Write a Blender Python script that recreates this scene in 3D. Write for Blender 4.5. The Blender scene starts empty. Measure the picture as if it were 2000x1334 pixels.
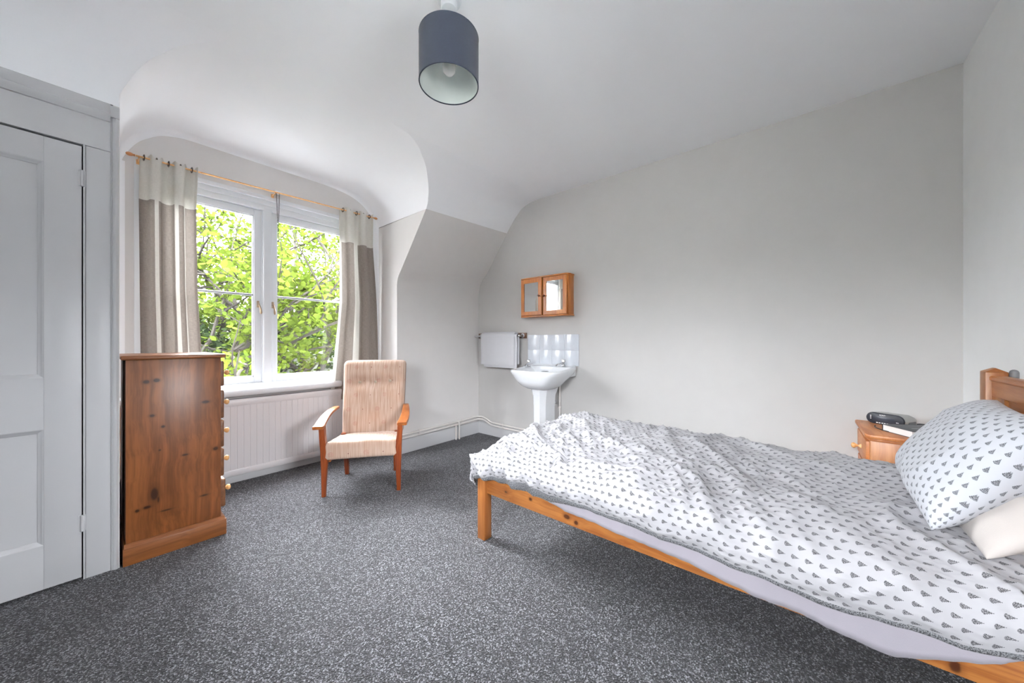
import bpy, bmesh, math, random
import numpy as np
from mathutils import Vector, Matrix, noise
random.seed(7)
rng = np.random.default_rng(7)
SC = bpy.context.scene
COL = SC.collection
R = math.radians

# ------------------------------------------------------------------ camera, sky, exposure
cam_d = bpy.data.cameras.new('camera'); cam = bpy.data.objects.new('camera', cam_d); COL.objects.link(cam)
cam_d.sensor_width = 36; cam_d.lens = 681 / 2000 * 36; cam_d.clip_start = .05
cam.location = (0, 0, 1.12); cam.rotation_euler = (R(90), 0, R(39.9 - 90))
SC.camera = cam
SC.view_settings.view_transform = 'Standard'; SC.view_settings.look = 'None'
SC.view_settings.gamma = 1; SC.view_settings.use_curve_mapping = False
SC.view_settings.exposure = .78
try:
    SC.cycles.max_bounces = 14; SC.cycles.diffuse_bounces = 8; SC.cycles.transparent_max_bounces = 12
    SC.cycles.sample_clamp_indirect = 8; SC.cycles.use_denoising = True
    SC.cycles.caustics_reflective = False; SC.cycles.caustics_refractive = False
except Exception: pass
SKY = 85.0
world = bpy.data.worlds.new('overcast_sky'); SC.world = world; world.use_nodes = True
bg = world.node_tree.nodes['Background']; bg.inputs[0].default_value = (.925, .957, 1.0, 1)
_n, _l = world.node_tree.nodes, world.node_tree.links     # overcast sky: brighter towards the zenith
_tc = _n.new('ShaderNodeTexCoord'); _sp = _n.new('ShaderNodeSeparateXYZ'); _mr = _n.new('ShaderNodeMapRange')
_l.new(_tc.outputs['Generated'], _sp.inputs[0]); _l.new(_sp.outputs[2], _mr.inputs[0])
_mr.inputs[1].default_value = 0; _mr.inputs[2].default_value = 1; _mr.inputs[3].default_value = SKY * .10; _mr.inputs[4].default_value = SKY * 2.45
_l.new(_mr.outputs[0], bg.inputs[1])

def portal(name, loc, rot, sx, sy):
    d = bpy.data.lights.new(name, 'AREA'); d.shape = 'RECTANGLE'; d.size = sx; d.size_y = sy
    d.cycles.is_portal = True
    o = bpy.data.objects.new(name, d); COL.objects.link(o); o.location = loc; o.rotation_euler = rot
portal('window_daylight_opening', (.96, 3.66, 1.53), (R(-90), 0, 0), 1.56, 1.56)
portal('rear_fill_window_portal', (.8, -.84, 1.43), (R(90), 0, 0), .85, .65)  # sampling portal of the added rear window
portal('side_fill_window_portal', (-1.42, .475, 1.67), (0, R(-90), 0), 1.1, 1.2)  # sampling portal of the added left window

# ------------------------------------------------------------------ helpers
def s2l(c): return c / 12.92 if c <= .04045 else ((c + .055) / 1.055) ** 2.4
def C(r, g, b): return (s2l(r / 255), s2l(g / 255), s2l(b / 255), 1)

class NT:
    def __init__(s, name):
        s.m = bpy.data.materials.new(name); s.m.use_nodes = True
        s.t = s.m.node_tree; s.b = s.t.nodes['Principled BSDF']; s.out = s.t.nodes['Material Output']
    def n(s, typ, **k):
        o = s.t.nodes.new(typ)
        for a, v in k.items(): setattr(o, a, v)
        return o
    def l(s, a, b): s.t.links.new(a, b)
    def put(s, sock, v):
        if isinstance(v, (int, float, tuple)): sock.default_value = v
        else: s.l(v, sock)
    def math(s, op, a, b=0, c=None, clamp=False):
        o = s.n('ShaderNodeMath', operation=op, use_clamp=clamp)
        s.put(o.inputs[0], a); s.put(o.inputs[1], b)
        if c is not None: s.put(o.inputs[2], c)
        return o.outputs[0]
    def mix(s, f, a, b):
        o = s.n('ShaderNodeMix', data_type='RGBA')
        s.put(o.inputs[0], f); s.put(o.inputs[6], a); s.put(o.inputs[7], b)
        return o.outputs[2]
    def ramp(s, f, a, b):  # smoothstep a->b
        o = s.n('ShaderNodeMapRange', interpolation_type='SMOOTHSTEP')
        s.put(o.inputs[0], f); o.inputs[1].default_value = a; o.inputs[2].default_value = b
        return o.outputs[0]
    def obj(s): return s.n('ShaderNodeTexCoord').outputs['Object']
    def uv(s): return s.n('ShaderNodeTexCoord').outputs['UV']
    def map(s, v, scale=(1, 1, 1), loc=(0, 0, 0), rot=(0, 0, 0)):
        o = s.n('ShaderNodeMapping'); s.l(v, o.inputs[0])
        o.inputs['Scale'].default_value = scale; o.inputs['Location'].default_value = loc; o.inputs['Rotation'].default_value = rot
        return o.outputs[0]
    def noise(s, v, scale, detail=3, rough=.5, dist=0):
        o = s.n('ShaderNodeTexNoise'); s.l(v, o.inputs['Vector'])
        o.inputs['Scale'].default_value = scale; o.inputs['Detail'].default_value = detail
        o.inputs['Roughness'].default_value = rough; o.inputs['Distortion'].default_value = dist
        return o.outputs[0]
    def bump(s, h, strength=.3, dist=.002):
        o = s.n('ShaderNodeBump'); o.inputs['Strength'].default_value = strength; o.inputs['Distance'].default_value = dist
        s.l(h, o.inputs['Height']); s.l(o.outputs[0], s.b.inputs['Normal'])
    def sep(s, v):
        o = s.n('ShaderNodeSeparateXYZ'); s.l(v, o.inputs[0]); return o.outputs
    def set(s, color=None, rough=None, metal=None, **k):
        if color is not None: s.put(s.b.inputs['Base Color'], color)
        if rough is not None: s.put(s.b.inputs['Roughness'], rough)
        if metal is not None: s.put(s.b.inputs['Metallic'], metal)
        for a, v in k.items(): s.put(s.b.inputs[a.replace('_', ' ')], v)
        return s

def paint(name, col, rough=.6, var=.03, bump=.1, scale=9):
    t = NT(name); v = t.obj(); n1 = t.noise(v, scale, 4)
    dark = tuple(x * (1 - var * 2) for x in col[:3]) + (1,)
    t.set(t.mix(n1, dark, col), rough); t.bump(t.noise(v, scale * 18, 3), bump, .001)
    return t.m
def plain(name, col, rough=.5, metal=0.0, **k):
    t = NT(name).set(col, rough, metal, **k); v = t.obj()
    t.set(t.mix(t.noise(v, 40, 2), tuple(x * .94 for x in col[:3]) + (1,), col)); return t.m

def wood(name, c1, c2, axis=2, scale=1.0, knots=(), rough=.35, kc=C(62, 26, 12), vor=0):
    t = NT(name); v = t.obj()
    sc = [34 * scale] * 3; sc[axis] = 1.3 * scale
    warp = t.noise(t.map(v, tuple([3, 3, 3])), 1, 2)
    mv = t.map(v, tuple(sc))
    comb = t.n('ShaderNodeVectorMath', operation='ADD'); t.l(mv, comb.inputs[0])
    wsc = t.n('ShaderNodeVectorMath', operation='SCALE'); 
    cx = t.n('ShaderNodeCombineXYZ'); t.l(warp, cx.inputs[0]); t.l(warp, cx.inputs[1]); t.l(warp, cx.inputs[2])
    t.l(cx.outputs[0], wsc.inputs[0]); wsc.inputs['Scale'].default_value = 2.2
    t.l(wsc.outputs[0], comb.inputs[1])
    g = t.noise(comb.outputs[0], 1.0, 4, .6)
    g2 = t.noise(comb.outputs[0], 5.0, 2, .5)
    big = t.noise(v, 3.2, 2)
    f = t.math('ADD', t.math('MULTIPLY', g, .75), t.math('MULTIPLY', g2, .25))
    f = t.ramp(f, .35, .66)
    col = t.mix(f, c1, c2)
    col = t.mix(t.math('MULTIPLY', t.ramp(big, .35, .7), .35), col, tuple(x * .72 for x in c2[:3]) + (1,))
    if vor:
        sc2 = [7.0] * 3; sc2[axis] = 2.6
        vo = t.n('ShaderNodeTexVoronoi'); t.l(t.map(v, tuple(sc2)), vo.inputs['Vector']); vo.inputs['Scale'].default_value = vor
        km = t.math('SUBTRACT', 1, t.ramp(vo.outputs['Distance'], .05, .12)); col = t.mix(t.math('MULTIPLY', km, .8), col, kc)
    for (kx, ky, kz, ra, rb, ang) in knots:  # position (object coordinates), radius along/across grain
        if len(name) and True:
            rot = [0, 0, 0]
            d = t.n('ShaderNodeVectorMath', operation='SUBTRACT'); t.l(v, d.inputs[0]); d.inputs[1].default_value = (kx, ky, kz)
            rad = [rb, rb, rb]; rad[axis] = ra
            m = t.n('ShaderNodeMapping', vector_type='POINT'); t.l(d.outputs[0], m.inputs[0])
            # across axes: ignore the axis with zero extent of the board by giving a big radius
            m.inputs['Scale'].default_value = tuple(1 / r_ for r_ in (ang if isinstance(ang, tuple) else rad))
            ln = t.n('ShaderNodeVectorMath', operation='LENGTH'); t.l(m.outputs[0], ln.inputs[0])
            dd = t.math('ADD', ln.outputs['Value'], t.math('MULTIPLY', t.math('SUBTRACT', g, .5), 1.2))
            halo = t.math('MULTIPLY', t.math('SUBTRACT', 1, t.ramp(dd, .7, 2.0)), .45)
            core = t.math('SUBTRACT', 1, t.ramp(dd, .6, 1.05))
            col = t.mix(halo, col, tuple(x * .45 for x in c2[:3]) + (1,))
            col = t.mix(t.math('MULTIPLY', core, .88), col, kc)
    t.set(col, rough); t.bump(g2, .08, .0006)
    return t.m

def link(name, me, mat, parent=None, smooth=False):
    o = bpy.data.objects.new(name, me); COL.objects.link(o)
    if mat is not None: me.materials.append(mat)
    if smooth:
        me.polygons.foreach_set('use_smooth', [True] * len(me.polygons))
        if smooth != True:
            try: me.set_sharp_from_angle(angle=R(smooth))
            except Exception: pass
    if parent is not None: o.parent = parent
    return o
def mesh(name, verts, faces, mat, parent=None, smooth=False, uvs=None, local=True):
    me = bpy.data.meshes.new(name)
    me.from_pydata([tuple(map(float, v)) for v in verts], [], faces); me.update()
    if uvs is not None:
        ul = me.uv_layers.new(name='UVMap')
        idx = np.empty(len(me.loops), dtype=np.int32); me.loops.foreach_get('vertex_index', idx)
        ul.data.foreach_set('uv', np.asarray(uvs, dtype=np.float32)[idx].ravel())
    return link(name, me, mat, parent, smooth)
def setp(o, label=None, cat=None, group=None, kind=None):
    if label: o['label'] = label
    if cat: o['category'] = cat
    if group: o['group'] = group
    if kind: o['kind'] = kind
    return o
def root(name, label, cat, loc=(0, 0, 0), rz=0, group=None):
    o = bpy.data.objects.new(name, None); COL.objects.link(o); o.location = loc; o.rotation_euler = (0, 0, rz)
    o.empty_display_size = .1
    return setp(o, label, cat, group)
def struct(o): o['kind'] = 'structure'; return o

class B:
    """bmesh collector; shapes are given in world coordinates when the parent is a root at 'org'."""
    def __init__(s, org=(0, 0, 0)): s.bm = bmesh.new(); s.org = Vector(org)
    def box(s, x0, x1, y0, y1, z0, z1, bev=0.0, seg=2, mat=None):
        r = bmesh.ops.create_cube(s.bm, size=1)
        vs = r['verts']
        for v in vs:
            v.co = Vector((x0 + (v.co.x + .5) * (x1 - x0), y0 + (v.co.y + .5) * (y1 - y0), z0 + (v.co.z + .5) * (z1 - z0)))
        if mat is not None:
            for v in vs: v.co = mat @ v.co
        if bev > 0:
            es = list({e for v in vs for e in v.link_edges})
            bmesh.ops.bevel(s.bm, geom=es, offset=bev, segments=seg, affect='EDGES', profile=.5, clamp_overlap=True)
        return s
    def prism(s, pts, axis, a, b, bev=0.0):
        """closed outline pts (2-tuples in the two other axes, x<y<z order) extruded along axis from a to b"""
        def mk(p, t):
            if axis == 0: return (t, p[0], p[1])
            if axis == 1: return (p[0], t, p[1])
            return (p[0], p[1], t)
        v1 = [s.bm.verts.new(mk(p, a)) for p in pts]; v2 = [s.bm.verts.new(mk(p, b)) for p in pts]
        n = len(pts); fs = []
        fs.append(s.bm.faces.new(v1)); fs.append(s.bm.faces.new(v2[::-1]))
        for i in range(n): fs.append(s.bm.faces.new((v1[i], v2[i], v2[(i + 1) % n], v1[(i + 1) % n])))
        bmesh.ops.recalc_face_normals(s.bm, faces=fs)
        if bev > 0:
            bmesh.ops.bevel(s.bm, geom=list({e for f in fs for e in f.edges}), offset=bev, segments=2, affect='EDGES', profile=.5, clamp_overlap=True)
        return s
    def tube(s, pts, r, n=12, caps=True):
        pts = [Vector(p) for p in pts]; rings = []
        rr = r if isinstance(r, (list, tuple)) else [r] * len(pts)
        up = None
        for i, p in enumerate(pts):
            d = (pts[min(i + 1, len(pts) - 1)] - pts[max(i - 1, 0)]).normalized()
            if up is None: up = d.orthogonal().normalized()
            up = (up - d * up.dot(d)).normalized(); w = d.cross(up)
            rings.append([s.bm.verts.new(p + rr[i] * (math.cos(a) * up + math.sin(a) * w)) for a in [2 * math.pi * k / n for k in range(n)]])
        for i in range(len(rings) - 1):
            for k in range(n): s.bm.faces.new((rings[i][k], rings[i][(k + 1) % n], rings[i + 1][(k + 1) % n], rings[i + 1][k]))
        if caps: s.bm.faces.new(rings[0][::-1]); s.bm.faces.new(rings[-1])
        return s
    def lathe(s, prof, c=(0, 0, 0), axis=(0, 0, 1), n=32, closed=False):
        """prof: (radius, height) pairs"""
        q = Vector((0, 0, 1)).rotation_difference(Vector(axis)); c = Vector(c); rings = []
        for (r, h) in prof:
            if r < 1e-6: rings.append([s.bm.verts.new(c + q @ Vector((0, 0, h)))])
            else: rings.append([s.bm.verts.new(c + q @ Vector((r * math.cos(2 * math.pi * k / n), r * math.sin(2 * math.pi * k / n), h))) for k in range(n)])
        m = len(rings)
        for i in range(m if closed else m - 1):
            a, b = rings[i], rings[(i + 1) % m]
            for k in range(n):
                k2 = (k + 1) % n
                if len(a) == 1 and len(b) == 1: break
                if len(a) == 1: s.bm.faces.new((a[0], b[k], b[k2]))
                elif len(b) == 1: s.bm.faces.new((a[k], a[k2], b[0]))
                else: s.bm.faces.new((a[k], a[k2], b[k2], b[k]))
        return s
    def ball(s, c, r, sx=1, sy=1, sz=1, n=16):
        q = bmesh.ops.create_uvsphere(s.bm, u_segments=n, v_segments=n // 2 + 1, radius=r)
        for v in q['verts']: v.co = Vector((v.co.x * sx, v.co.y * sy, v.co.z * sz)) + Vector(c)
        return s
    def grid(s, P):
        """P: 2D list of points"""
        V = [[s.bm.verts.new(p) for p in row] for row in P]
        for i in range(len(V) - 1):
            for j in range(len(V[0]) - 1): s.bm.faces.new((V[i][j], V[i][j + 1], V[i + 1][j + 1], V[i + 1][j]))
        return s
    def out(s, name, mat, parent=None, smooth=35):
        for v in s.bm.verts: v.co -= s.org
        bmesh.ops.recalc_face_normals(s.bm, faces=s.bm.faces[:])
        me = bpy.data.meshes.new(name); s.bm.to_mesh(me); s.bm.free()
        return link(name, me, mat, parent, smooth)

def cr(pts, n=4):
    """Catmull-Rom densify"""
    P = np.array(pts, float); out = []
    for i in range(len(P) - 1):
        p0 = P[max(i - 1, 0)]; p1 = P[i]; p2 = P[i + 1]; p3 = P[min(i + 2, len(P) - 1)]
        for k in range(n):
            t = k / n
            out.append(.5 * ((2 * p1) + (-p0 + p2) * t + (2 * p0 - 5 * p1 + 4 * p2 - p3) * t * t + (-p0 + 3 * p1 - 3 * p2 + p3) * t ** 3))
    out.append(P[-1]); return np.array(out)
def lerp(a, b, t): return a + (b - a) * t

# ------------------------------------------------------------------ materials
M = {}
BD = (1.86, .4, 0)   # foot of the bed's root
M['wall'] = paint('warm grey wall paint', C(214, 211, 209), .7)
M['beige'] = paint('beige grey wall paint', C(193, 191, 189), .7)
M['pale'] = paint('pale grey wall paint', C(236, 237, 237), .7)  # left and back walls, lightened to bounce more light into the room
M['ceil'] = paint('white ceiling paint', C(243, 244, 247), .75, .01)
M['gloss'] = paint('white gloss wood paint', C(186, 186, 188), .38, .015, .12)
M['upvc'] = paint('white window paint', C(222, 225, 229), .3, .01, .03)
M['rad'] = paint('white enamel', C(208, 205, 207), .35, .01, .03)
M['pipe'] = paint('cream pipe paint', C(214, 209, 205), .4, .02, .05)
M['black'] = plain('black plastic', C(22, 22, 24), .35)
M['chrome'] = plain('chrome', (.75, .75, .77, 1), .12, 1.0)
M['brass'] = plain('aged nickel', C(172, 150, 128), .3, 1.0)
M['ceramic'] = plain('white vitreous china', C(214, 216, 219), .08)
M['pine'] = wood('orange pine', C(166, 108, 54), C(128, 72, 30), 1, rough=.38, knots=[
    (1.42 - BD[0], y - BD[1], z, 0, 0, (.5, ra, rb)) for y, z, ra, rb in
    ((1.23, .309, .011, .007), (1.065, .318, .010, .008), (.852, .298, .018, .011), (.803, .286, .010, .010), (-.299, .285, .012, .016))])
M['pine_up'] = wood('orange pine upright', C(164, 108, 56), C(130, 74, 32), 2, rough=.38)
M['pine_x'] = wood('honey pine board', C(200, 134, 82), C(170, 98, 50), 0, rough=.4)
KN = [(.169, .911, .010, .007), (.206, .916, .010, .006), (.191, .733, .008, .006), (.232, .669, .006, .005), (.219, .547, .004, .004),
      (.318, .498, .010, .004), (.447, .502, .009, .007), (.402, .777, .013, .006), (.2, .322, .013, .028), (.138, .256, .006, .005),
      (.174, .262, .012, .006), (.246, .222, .020, .003), (.399, .249, .014, .004), (.214, .288, .003, .012)]
CH = (.098, 2.605, 0)
M['chest'] = wood('brown pine', C(136, 82, 43), C(100, 56, 27), 2, rough=.36, kc=C(46, 24, 14),
                  knots=[(x - CH[0], 0, z, 0, 0, (rx * 1.35, .5, rz * 1.45)) for x, z, rx, rz in KN])
M['chest_x'] = wood('brown pine board', C(138, 84, 44), C(108, 62, 30), 0, rough=.36)
M['chest_y'] = wood('brown pine drawer', C(120, 78, 46), C(94, 56, 32), 1, rough=.4)
M['knob'] = wood('pale pine knob', C(226, 178, 122), C(206, 150, 92), 2, rough=.35)
M['teak'] = wood('teak', C(140, 68, 28), C(104, 42, 15), 2, scale=1.3, rough=.3)
M['teak_y'] = wood('teak arm', C(158, 94, 42), C(124, 62, 24), 1, scale=1.3, rough=.28)
M['cab'] = wood('orange stained wood', C(178, 112, 52), C(148, 84, 32), 1, scale=1.6, rough=.3)
M['cab_up'] = wood('orange stained wood upright', C(180, 114, 52), C(150, 84, 32), 2, scale=1.6, rough=.3)
t = NT('mirror glass').set((.86, .88, .88, 1), .02, 1.0); M['mirror'] = t.m

def carpet():
    t = NT('speckled grey carpet'); v = t.obj()
    vo = t.n('ShaderNodeTexVoronoi'); t.l(v, vo.inputs['Vector']); vo.inputs['Scale'].default_value = 230
    cs = t.n('ShaderNodeSeparateColor'); t.l(vo.outputs['Color'], cs.inputs[0])
    f = t.noise(v, 190, 2, .6)
    a = t.math('ADD', t.math('MULTIPLY', cs.outputs[0], .6), t.math('MULTIPLY', f, .5))
    col = t.mix(t.ramp(a, .25, .62), C(20, 20, 22), C(62, 62, 66))
    col = t.mix(t.ramp(a, .62, .92), col, C(166, 166, 172))
    pile = t.noise(v, 2.2, 2, .5)
    col = t.mix(t.math('MULTIPLY', t.ramp(pile, .35, .7), .18), col, C(60, 60, 64))
    t.set(col, .95, Sheen_Weight=.15)
    t.bump(t.math('ADD', vo.outputs['Distance'], f), .9, .006)
    return t.m
M['carpet'] = carpet()

def motif_mat(name, base, ink, P=.0300, Q=.0325, dense=False, flip=1):
    t = NT(name); uv = t.sep(t.uv()); a, b = uv[0], uv[1]
    nv = t.uv()
    if dense:
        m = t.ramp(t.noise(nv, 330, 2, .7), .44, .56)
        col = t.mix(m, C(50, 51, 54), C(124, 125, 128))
    else:
        i = t.math('FLOOR', t.math('DIVIDE', a, P))
        f = t.math('SUBTRACT', t.math('FRACT', t.math('DIVIDE', a, P)), .5)
        off = t.math('MULTIPLY', t.math('MODULO', t.math('ABSOLUTE', i), 2), .5)
        g = t.math('SUBTRACT', t.math('FRACT', t.math('ADD', t.math('DIVIDE', b, Q), off)), .5)
        x = t.math('ABSOLUTE', t.math('MULTIPLY', f, P)); y = t.math('MULTIPLY', g, Q * flip)   # y from apex (-) to base (+)
        L = .0096
        tt = t.math('DIVIDE', t.math('ADD', y, L), 2 * L)            # 0 apex .. 1 base
        w = t.math('MULTIPLY', t.math('POWER', t.math('MAXIMUM', tt, .0001), 1.1),   .0086)
        zig = t.math('MULTIPLY', t.math('SINE', t.math('MULTIPLY', tt, 36)), .0007)
        w = t.math('ADD', w, zig)
        rb = t.math('SUBTRACT', 1, t.math('MULTIPLY', t.math('POWER', t.math('DIVIDE', x, .0086), 2), .26))
        inside = t.math('MULTIPLY', t.math('LESS_THAN', x, w), t.math('MULTIPLY', t.math('LESS_THAN', tt, rb), t.math('GREATER_THAN', tt, 0)))
        no = t.noise(nv, 620, 2, .6, .8)
        edge = t.math('GREATER_THAN', x, t.math('SUBTRACT', w, .0009))
        ln = t.math('MAXIMUM', t.ramp(no, .44, .52), edge)
        m = t.math('MULTIPLY', inside, t.math('ADD', .25, t.math('MULTIPLY', ln, .68)))
        col = t.mix(m, base, ink)
    t.set(col, .85, Sheen_Weight=.1)
    t.bump(t.noise(nv, 900, 2), .12, .0006)
    return t.m
M['duvet'] = motif_mat('white cotton with grey tree print', C(160, 159, 162), C(34, 35, 38))
M['case'] = motif_mat('white pillow cotton with grey tree print', C(184, 186, 192), C(48, 50, 56), flip=-1)
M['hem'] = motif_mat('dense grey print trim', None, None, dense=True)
def cloth(name, col, rough=.9, sc=500, trans=0.0):
    t = NT(name); v = t.obj(); t.set(t.mix(t.noise(v, 12, 3), tuple(x * .93 for x in col[:3]) + (1,), col), rough, Sheen_Weight=.1)
    t.bump(t.noise(v, sc, 2), .25, .001); return t.m
M['sheet'] = cloth('lilac grey cotton', C(146, 141, 149))
M['plainpillow'] = cloth('cream white cotton', C(188, 181, 176))
M['towel'] = cloth('white towelling', C(200, 200, 204), .95, 260)
M['mattress'] = cloth('mattress ticking', C(205, 203, 205))

# ------------------------------------------------------------------ room shell
XL, XR, YB, YW, YA, H = -1.25, 3.05, -.671, 3.49, 3.085, 2.645
XD0, XD1 = .078, 1.92          # dormer cheeks
DOOR_Y = 2.6
WX0, WX1, WZ0, WZ1 = .20, 1.72, .745, 2.325      # window opening
struct(B().box(XL - .1, 3.2, YB - .15, 3.65, -.1, 0).out('floor', M['carpet'], smooth=False))
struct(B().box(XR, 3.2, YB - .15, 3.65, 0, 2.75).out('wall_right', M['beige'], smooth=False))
RY0, RY1, RZ0, RZ1 = -.1, 1.05, 1.15, 2.2                 # unseen window added for fill light, in the wall left of the camera
KX0, KX1, KZ0, KZ1 = .42, 1.18, 1.15, 1.72                 # another unseen window added for fill light, behind the camera
b = B(); b.box(XL - .15, KX0, YB - .15, YB, 0, 2.75).box(KX1, 3.2, YB - .15, YB, 0, 2.75).box(KX0, KX1, YB - .15, YB, 0, KZ0).box(KX0, KX1, YB - .15, YB, KZ1, 2.75)
struct(b.out('wall_back', M['pale'], smooth=False))
b = B(); b.box(XL - .15, XL, YB, RY0, 0, 2.75).box(XL - .15, XL, RY1, 3.65, 0, 2.75).box(XL - .15, XL, RY0, RY1, 0, RZ0).box(XL - .15, XL, RY0, RY1, RZ1, 2.75)
struct(b.out('wall_left', M['pale'], smooth=False))
# window wall, with the opening
b = B(); b.box(XL, WX0, YW, 3.65, 0, 2.75).box(WX1, 3.2, YW, 3.65, 0, 2.75).box(WX0, WX1, YW, 3.65, 0, WZ0).box(WX0, WX1, YW, 3.65, WZ1, 2.75)
struct(b.out('wall_window', M['wall'], smooth=False))

PL = cr([(3.09, 1.60), (3.09, 1.70), (3.068, 1.762), (3.023, 1.817), (2.893, 1.975), (2.753, 2.148), (2.619, 2.319), (2.585, 2.38), (2.55, 2.43), (2.473, 2.52), (2.394, 2.575), (2.33, 2.61), (2.20, 2.645)], 5)
PR = cr([(3.09, 1.55), (3.085, 1.72), (3.043, 1.845), (2.938, 1.954), (2.837, 2.088), (2.738, 2.217), (2.627, 2.367), (2.55, 2.464), (2.46, 2.555), (2.394, 2.605), (2.30, 2.634), (2.205, 2.643), (2.125, 2.645)], 5)
KB = 30                                                     # index of the paint line
SEC = cr([(.078, 2.31), (.085, 2.36), (.126, 2.45), (.165, 2.51), (.205, 2.55), (.27, 2.60), (.35, 2.63), (.47, 2.645), (.9, 2.645), (1.3, 2.645),
          (1.45, 2.642), (1.58, 2.628), (1.68, 2.605), (1.76, 2.57), (1.83, 2.52), (1.885, 2.45), (1.915, 2.38), (1.92, 2.319)], 4)
SEC[:, 1] = np.minimum(SEC[:, 1], 2.645)
SLf = cr([(2.60, 2.28), (2.588, 2.37), (2.545, 2.46), (2.485, 2.54), (2.405, 2.60), (2.315, 2.634), (2.22, 2.645)], 4)
nS = len(SEC)
def sec_right(z):
    r = SEC[nS // 2:]; return float(np.interp(z, r[::-1, 1], r[::-1, 0])) if z < 2.645 - 1e-6 else 1.30
def sec_left(z):
    r = SEC[:nS // 2]; return float(np.interp(z, r[:, 1], r[:, 0])) if z < 2.645 - 1e-6 else .47
def far_rows(k0, k1):
    rows = []
    for k in range(k0, k1 + 1):
        zl, zr = min(PL[k, 1], H), min(PR[k, 1], H)
        x0 = XD1 if k <= KB else sec_right(zl)
        rows.append([(lerp(x0, XR, t), lerp(PL[k, 0], PR[k, 0], t), lerp(zl, zr, t)) for t in np.linspace(0, 1, 16) ** 2])
    return rows
b = B(); rows = [[(lerp(XD1, XR, t), 3.09, 0) for t in np.linspace(0, 1, 16) ** 2]] + far_rows(0, KB); b.grid(rows)
struct(b.out('wall_far', M['wall'], smooth=60))
# ceiling: flat part + slopes + dormer cove, one skin
b = B()
b.grid(far_rows(KB, len(PL) - 1))
lrows = []
for y, z in SLf:
    z = min(z, H); lrows.append([(lerp(XL, sec_left(z), 1 - (1 - t) ** 2.5), y, z) for t in np.linspace(0, 1, 20)])
b.grid(lrows)
def front_y(i):
    x, z = SEC[i]
    yl = float(np.interp(min(z, H), SLf[:, 1], SLf[:, 0])) if z < H - 1e-6 else 2.22
    yr = float(np.interp(min(z, H), PL[:, 1], PL[:, 0])) if z < H - 1e-6 else 2.20
    if x < .6: return yl
    if x > 1.2: return yr
    return lerp(2.22, 2.20, (x - .6) / .6)
ctr = np.array([1.0, 2.0]); FR = .05
nrm = []
for i in range(nS):
    d = SEC[min(i + 1, nS - 1)] - SEC[max(i - 1, 0)]; n_ = np.array([d[1], -d[0]]); n_ /= np.linalg.norm(n_)
    if np.dot(ctr - SEC[i], n_) < 0: n_ = -n_
    nrm.append(n_)
trows = []
for i in range(nS):
    yf = front_y(i); row = []
    for t in np.linspace(0, 1, 8): row.append((SEC[i][0], lerp(yf, YW - FR, t), SEC[i][1]))
    for a in np.linspace(0, math.pi / 2, 7)[1:]:
        o = FR * (1 - math.cos(a)); p = SEC[i] + nrm[i] * o; row.append((p[0], YW - FR + FR * math.sin(a) + .002, p[1]))
    trows.append(row)
b.grid(trows)
fl = [(XL, YB), (XR, YB), (XR, 2.125)] + [(lerp(XR, 1.30, t), lerp(2.125, 2.20, t)) for t in (.5, 1)] + [(1.2, 2.20), (.6, 2.22), (.47, 2.22), (XL, 2.22)]
b.bm.faces.new([b.bm.verts.new((x, y, H)) for x, y in fl])
bmesh.ops.remove_doubles(b.bm, verts=b.bm.verts[:], dist=.002)
struct(b.out('ceiling', M['ceil'], smooth=50))
struct(B().box(XL - 2.5, 3.2, YB - 2.5, 3.65, 2.75, 2.85).out('roof_light_block', M['ceil'], smooth=False))    # roof slab, its unseen overhang added to block sky above the fill windows
# dormer cheeks
def cheek(name, x, pts, t):
    struct(B().prism(pts, 0, x, x + t).out(name, M['wall'], smooth=False))
cheek('wall_dormer_right', XD1, [(YW, 0), (YW, 2.312)] + [(p[0] , p[1]) for p in PL[KB:0:-1]] + [(3.09, 0)], .02)
cheek('wall_dormer_left', XD0, [(YW, 0), (YW, 2.312), (DOOR_Y, 2.312), (DOOR_Y, 0)], -.02)
b = B()     # white quarter-round plaster strip in the dormer corners
for sx, xc in ((1, XD1), (-1, XD0)):
    arc = [(xc - sx * .05 * (1 - math.cos(a)), YW - .05 + .05 * math.sin(a)) for a in np.linspace(0, math.pi / 2, 7)]
    arc = [(xc - sx * .0005, YW - .055)] + [(x - sx * .0008, y) for x, y in arc]
    b.grid([[(x, y, z) for x, y in arc] for z in (.0, 1.1, 2.33)])
struct(b.out('trim_2', M['ceil'], smooth=60))

# skirting boards
def skirt(name, p0, p1, n, h=.14, th=.022):
    x0, x1 = sorted((p0[0], p1[0])); y0, y1 = sorted((p0[1], p1[1]))
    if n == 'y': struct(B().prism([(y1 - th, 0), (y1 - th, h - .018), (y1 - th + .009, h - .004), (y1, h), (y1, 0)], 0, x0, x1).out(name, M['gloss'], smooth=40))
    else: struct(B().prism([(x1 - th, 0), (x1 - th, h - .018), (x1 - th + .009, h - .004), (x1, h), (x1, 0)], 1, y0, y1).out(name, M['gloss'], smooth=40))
skirt('baseboard_far', (XD1, YA), (XR, YA), 'y')
skirt('baseboard_right', (XR, YB), (XR, YA), 'x')
skirt('baseboard_window', (XD0, YW), (XD1, YW), 'y', h=.075)
b = B().prism([(YB, 0), (YB, .14), (YB + .013, .136), (YB + .022, .122), (YB + .022, 0)], 0, XL, XR)
struct(b.out('baseboard_back', M['gloss'], smooth=40))
b = B().prism([(XD1, 0), (XD1 - .022, 0), (XD1 - .022, .12), (XD1 - .012, .136), (XD1, .14)], 1, 3.07, YW) 
struct(b.out('baseboard_dormer', M['gloss'], smooth=40))

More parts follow.
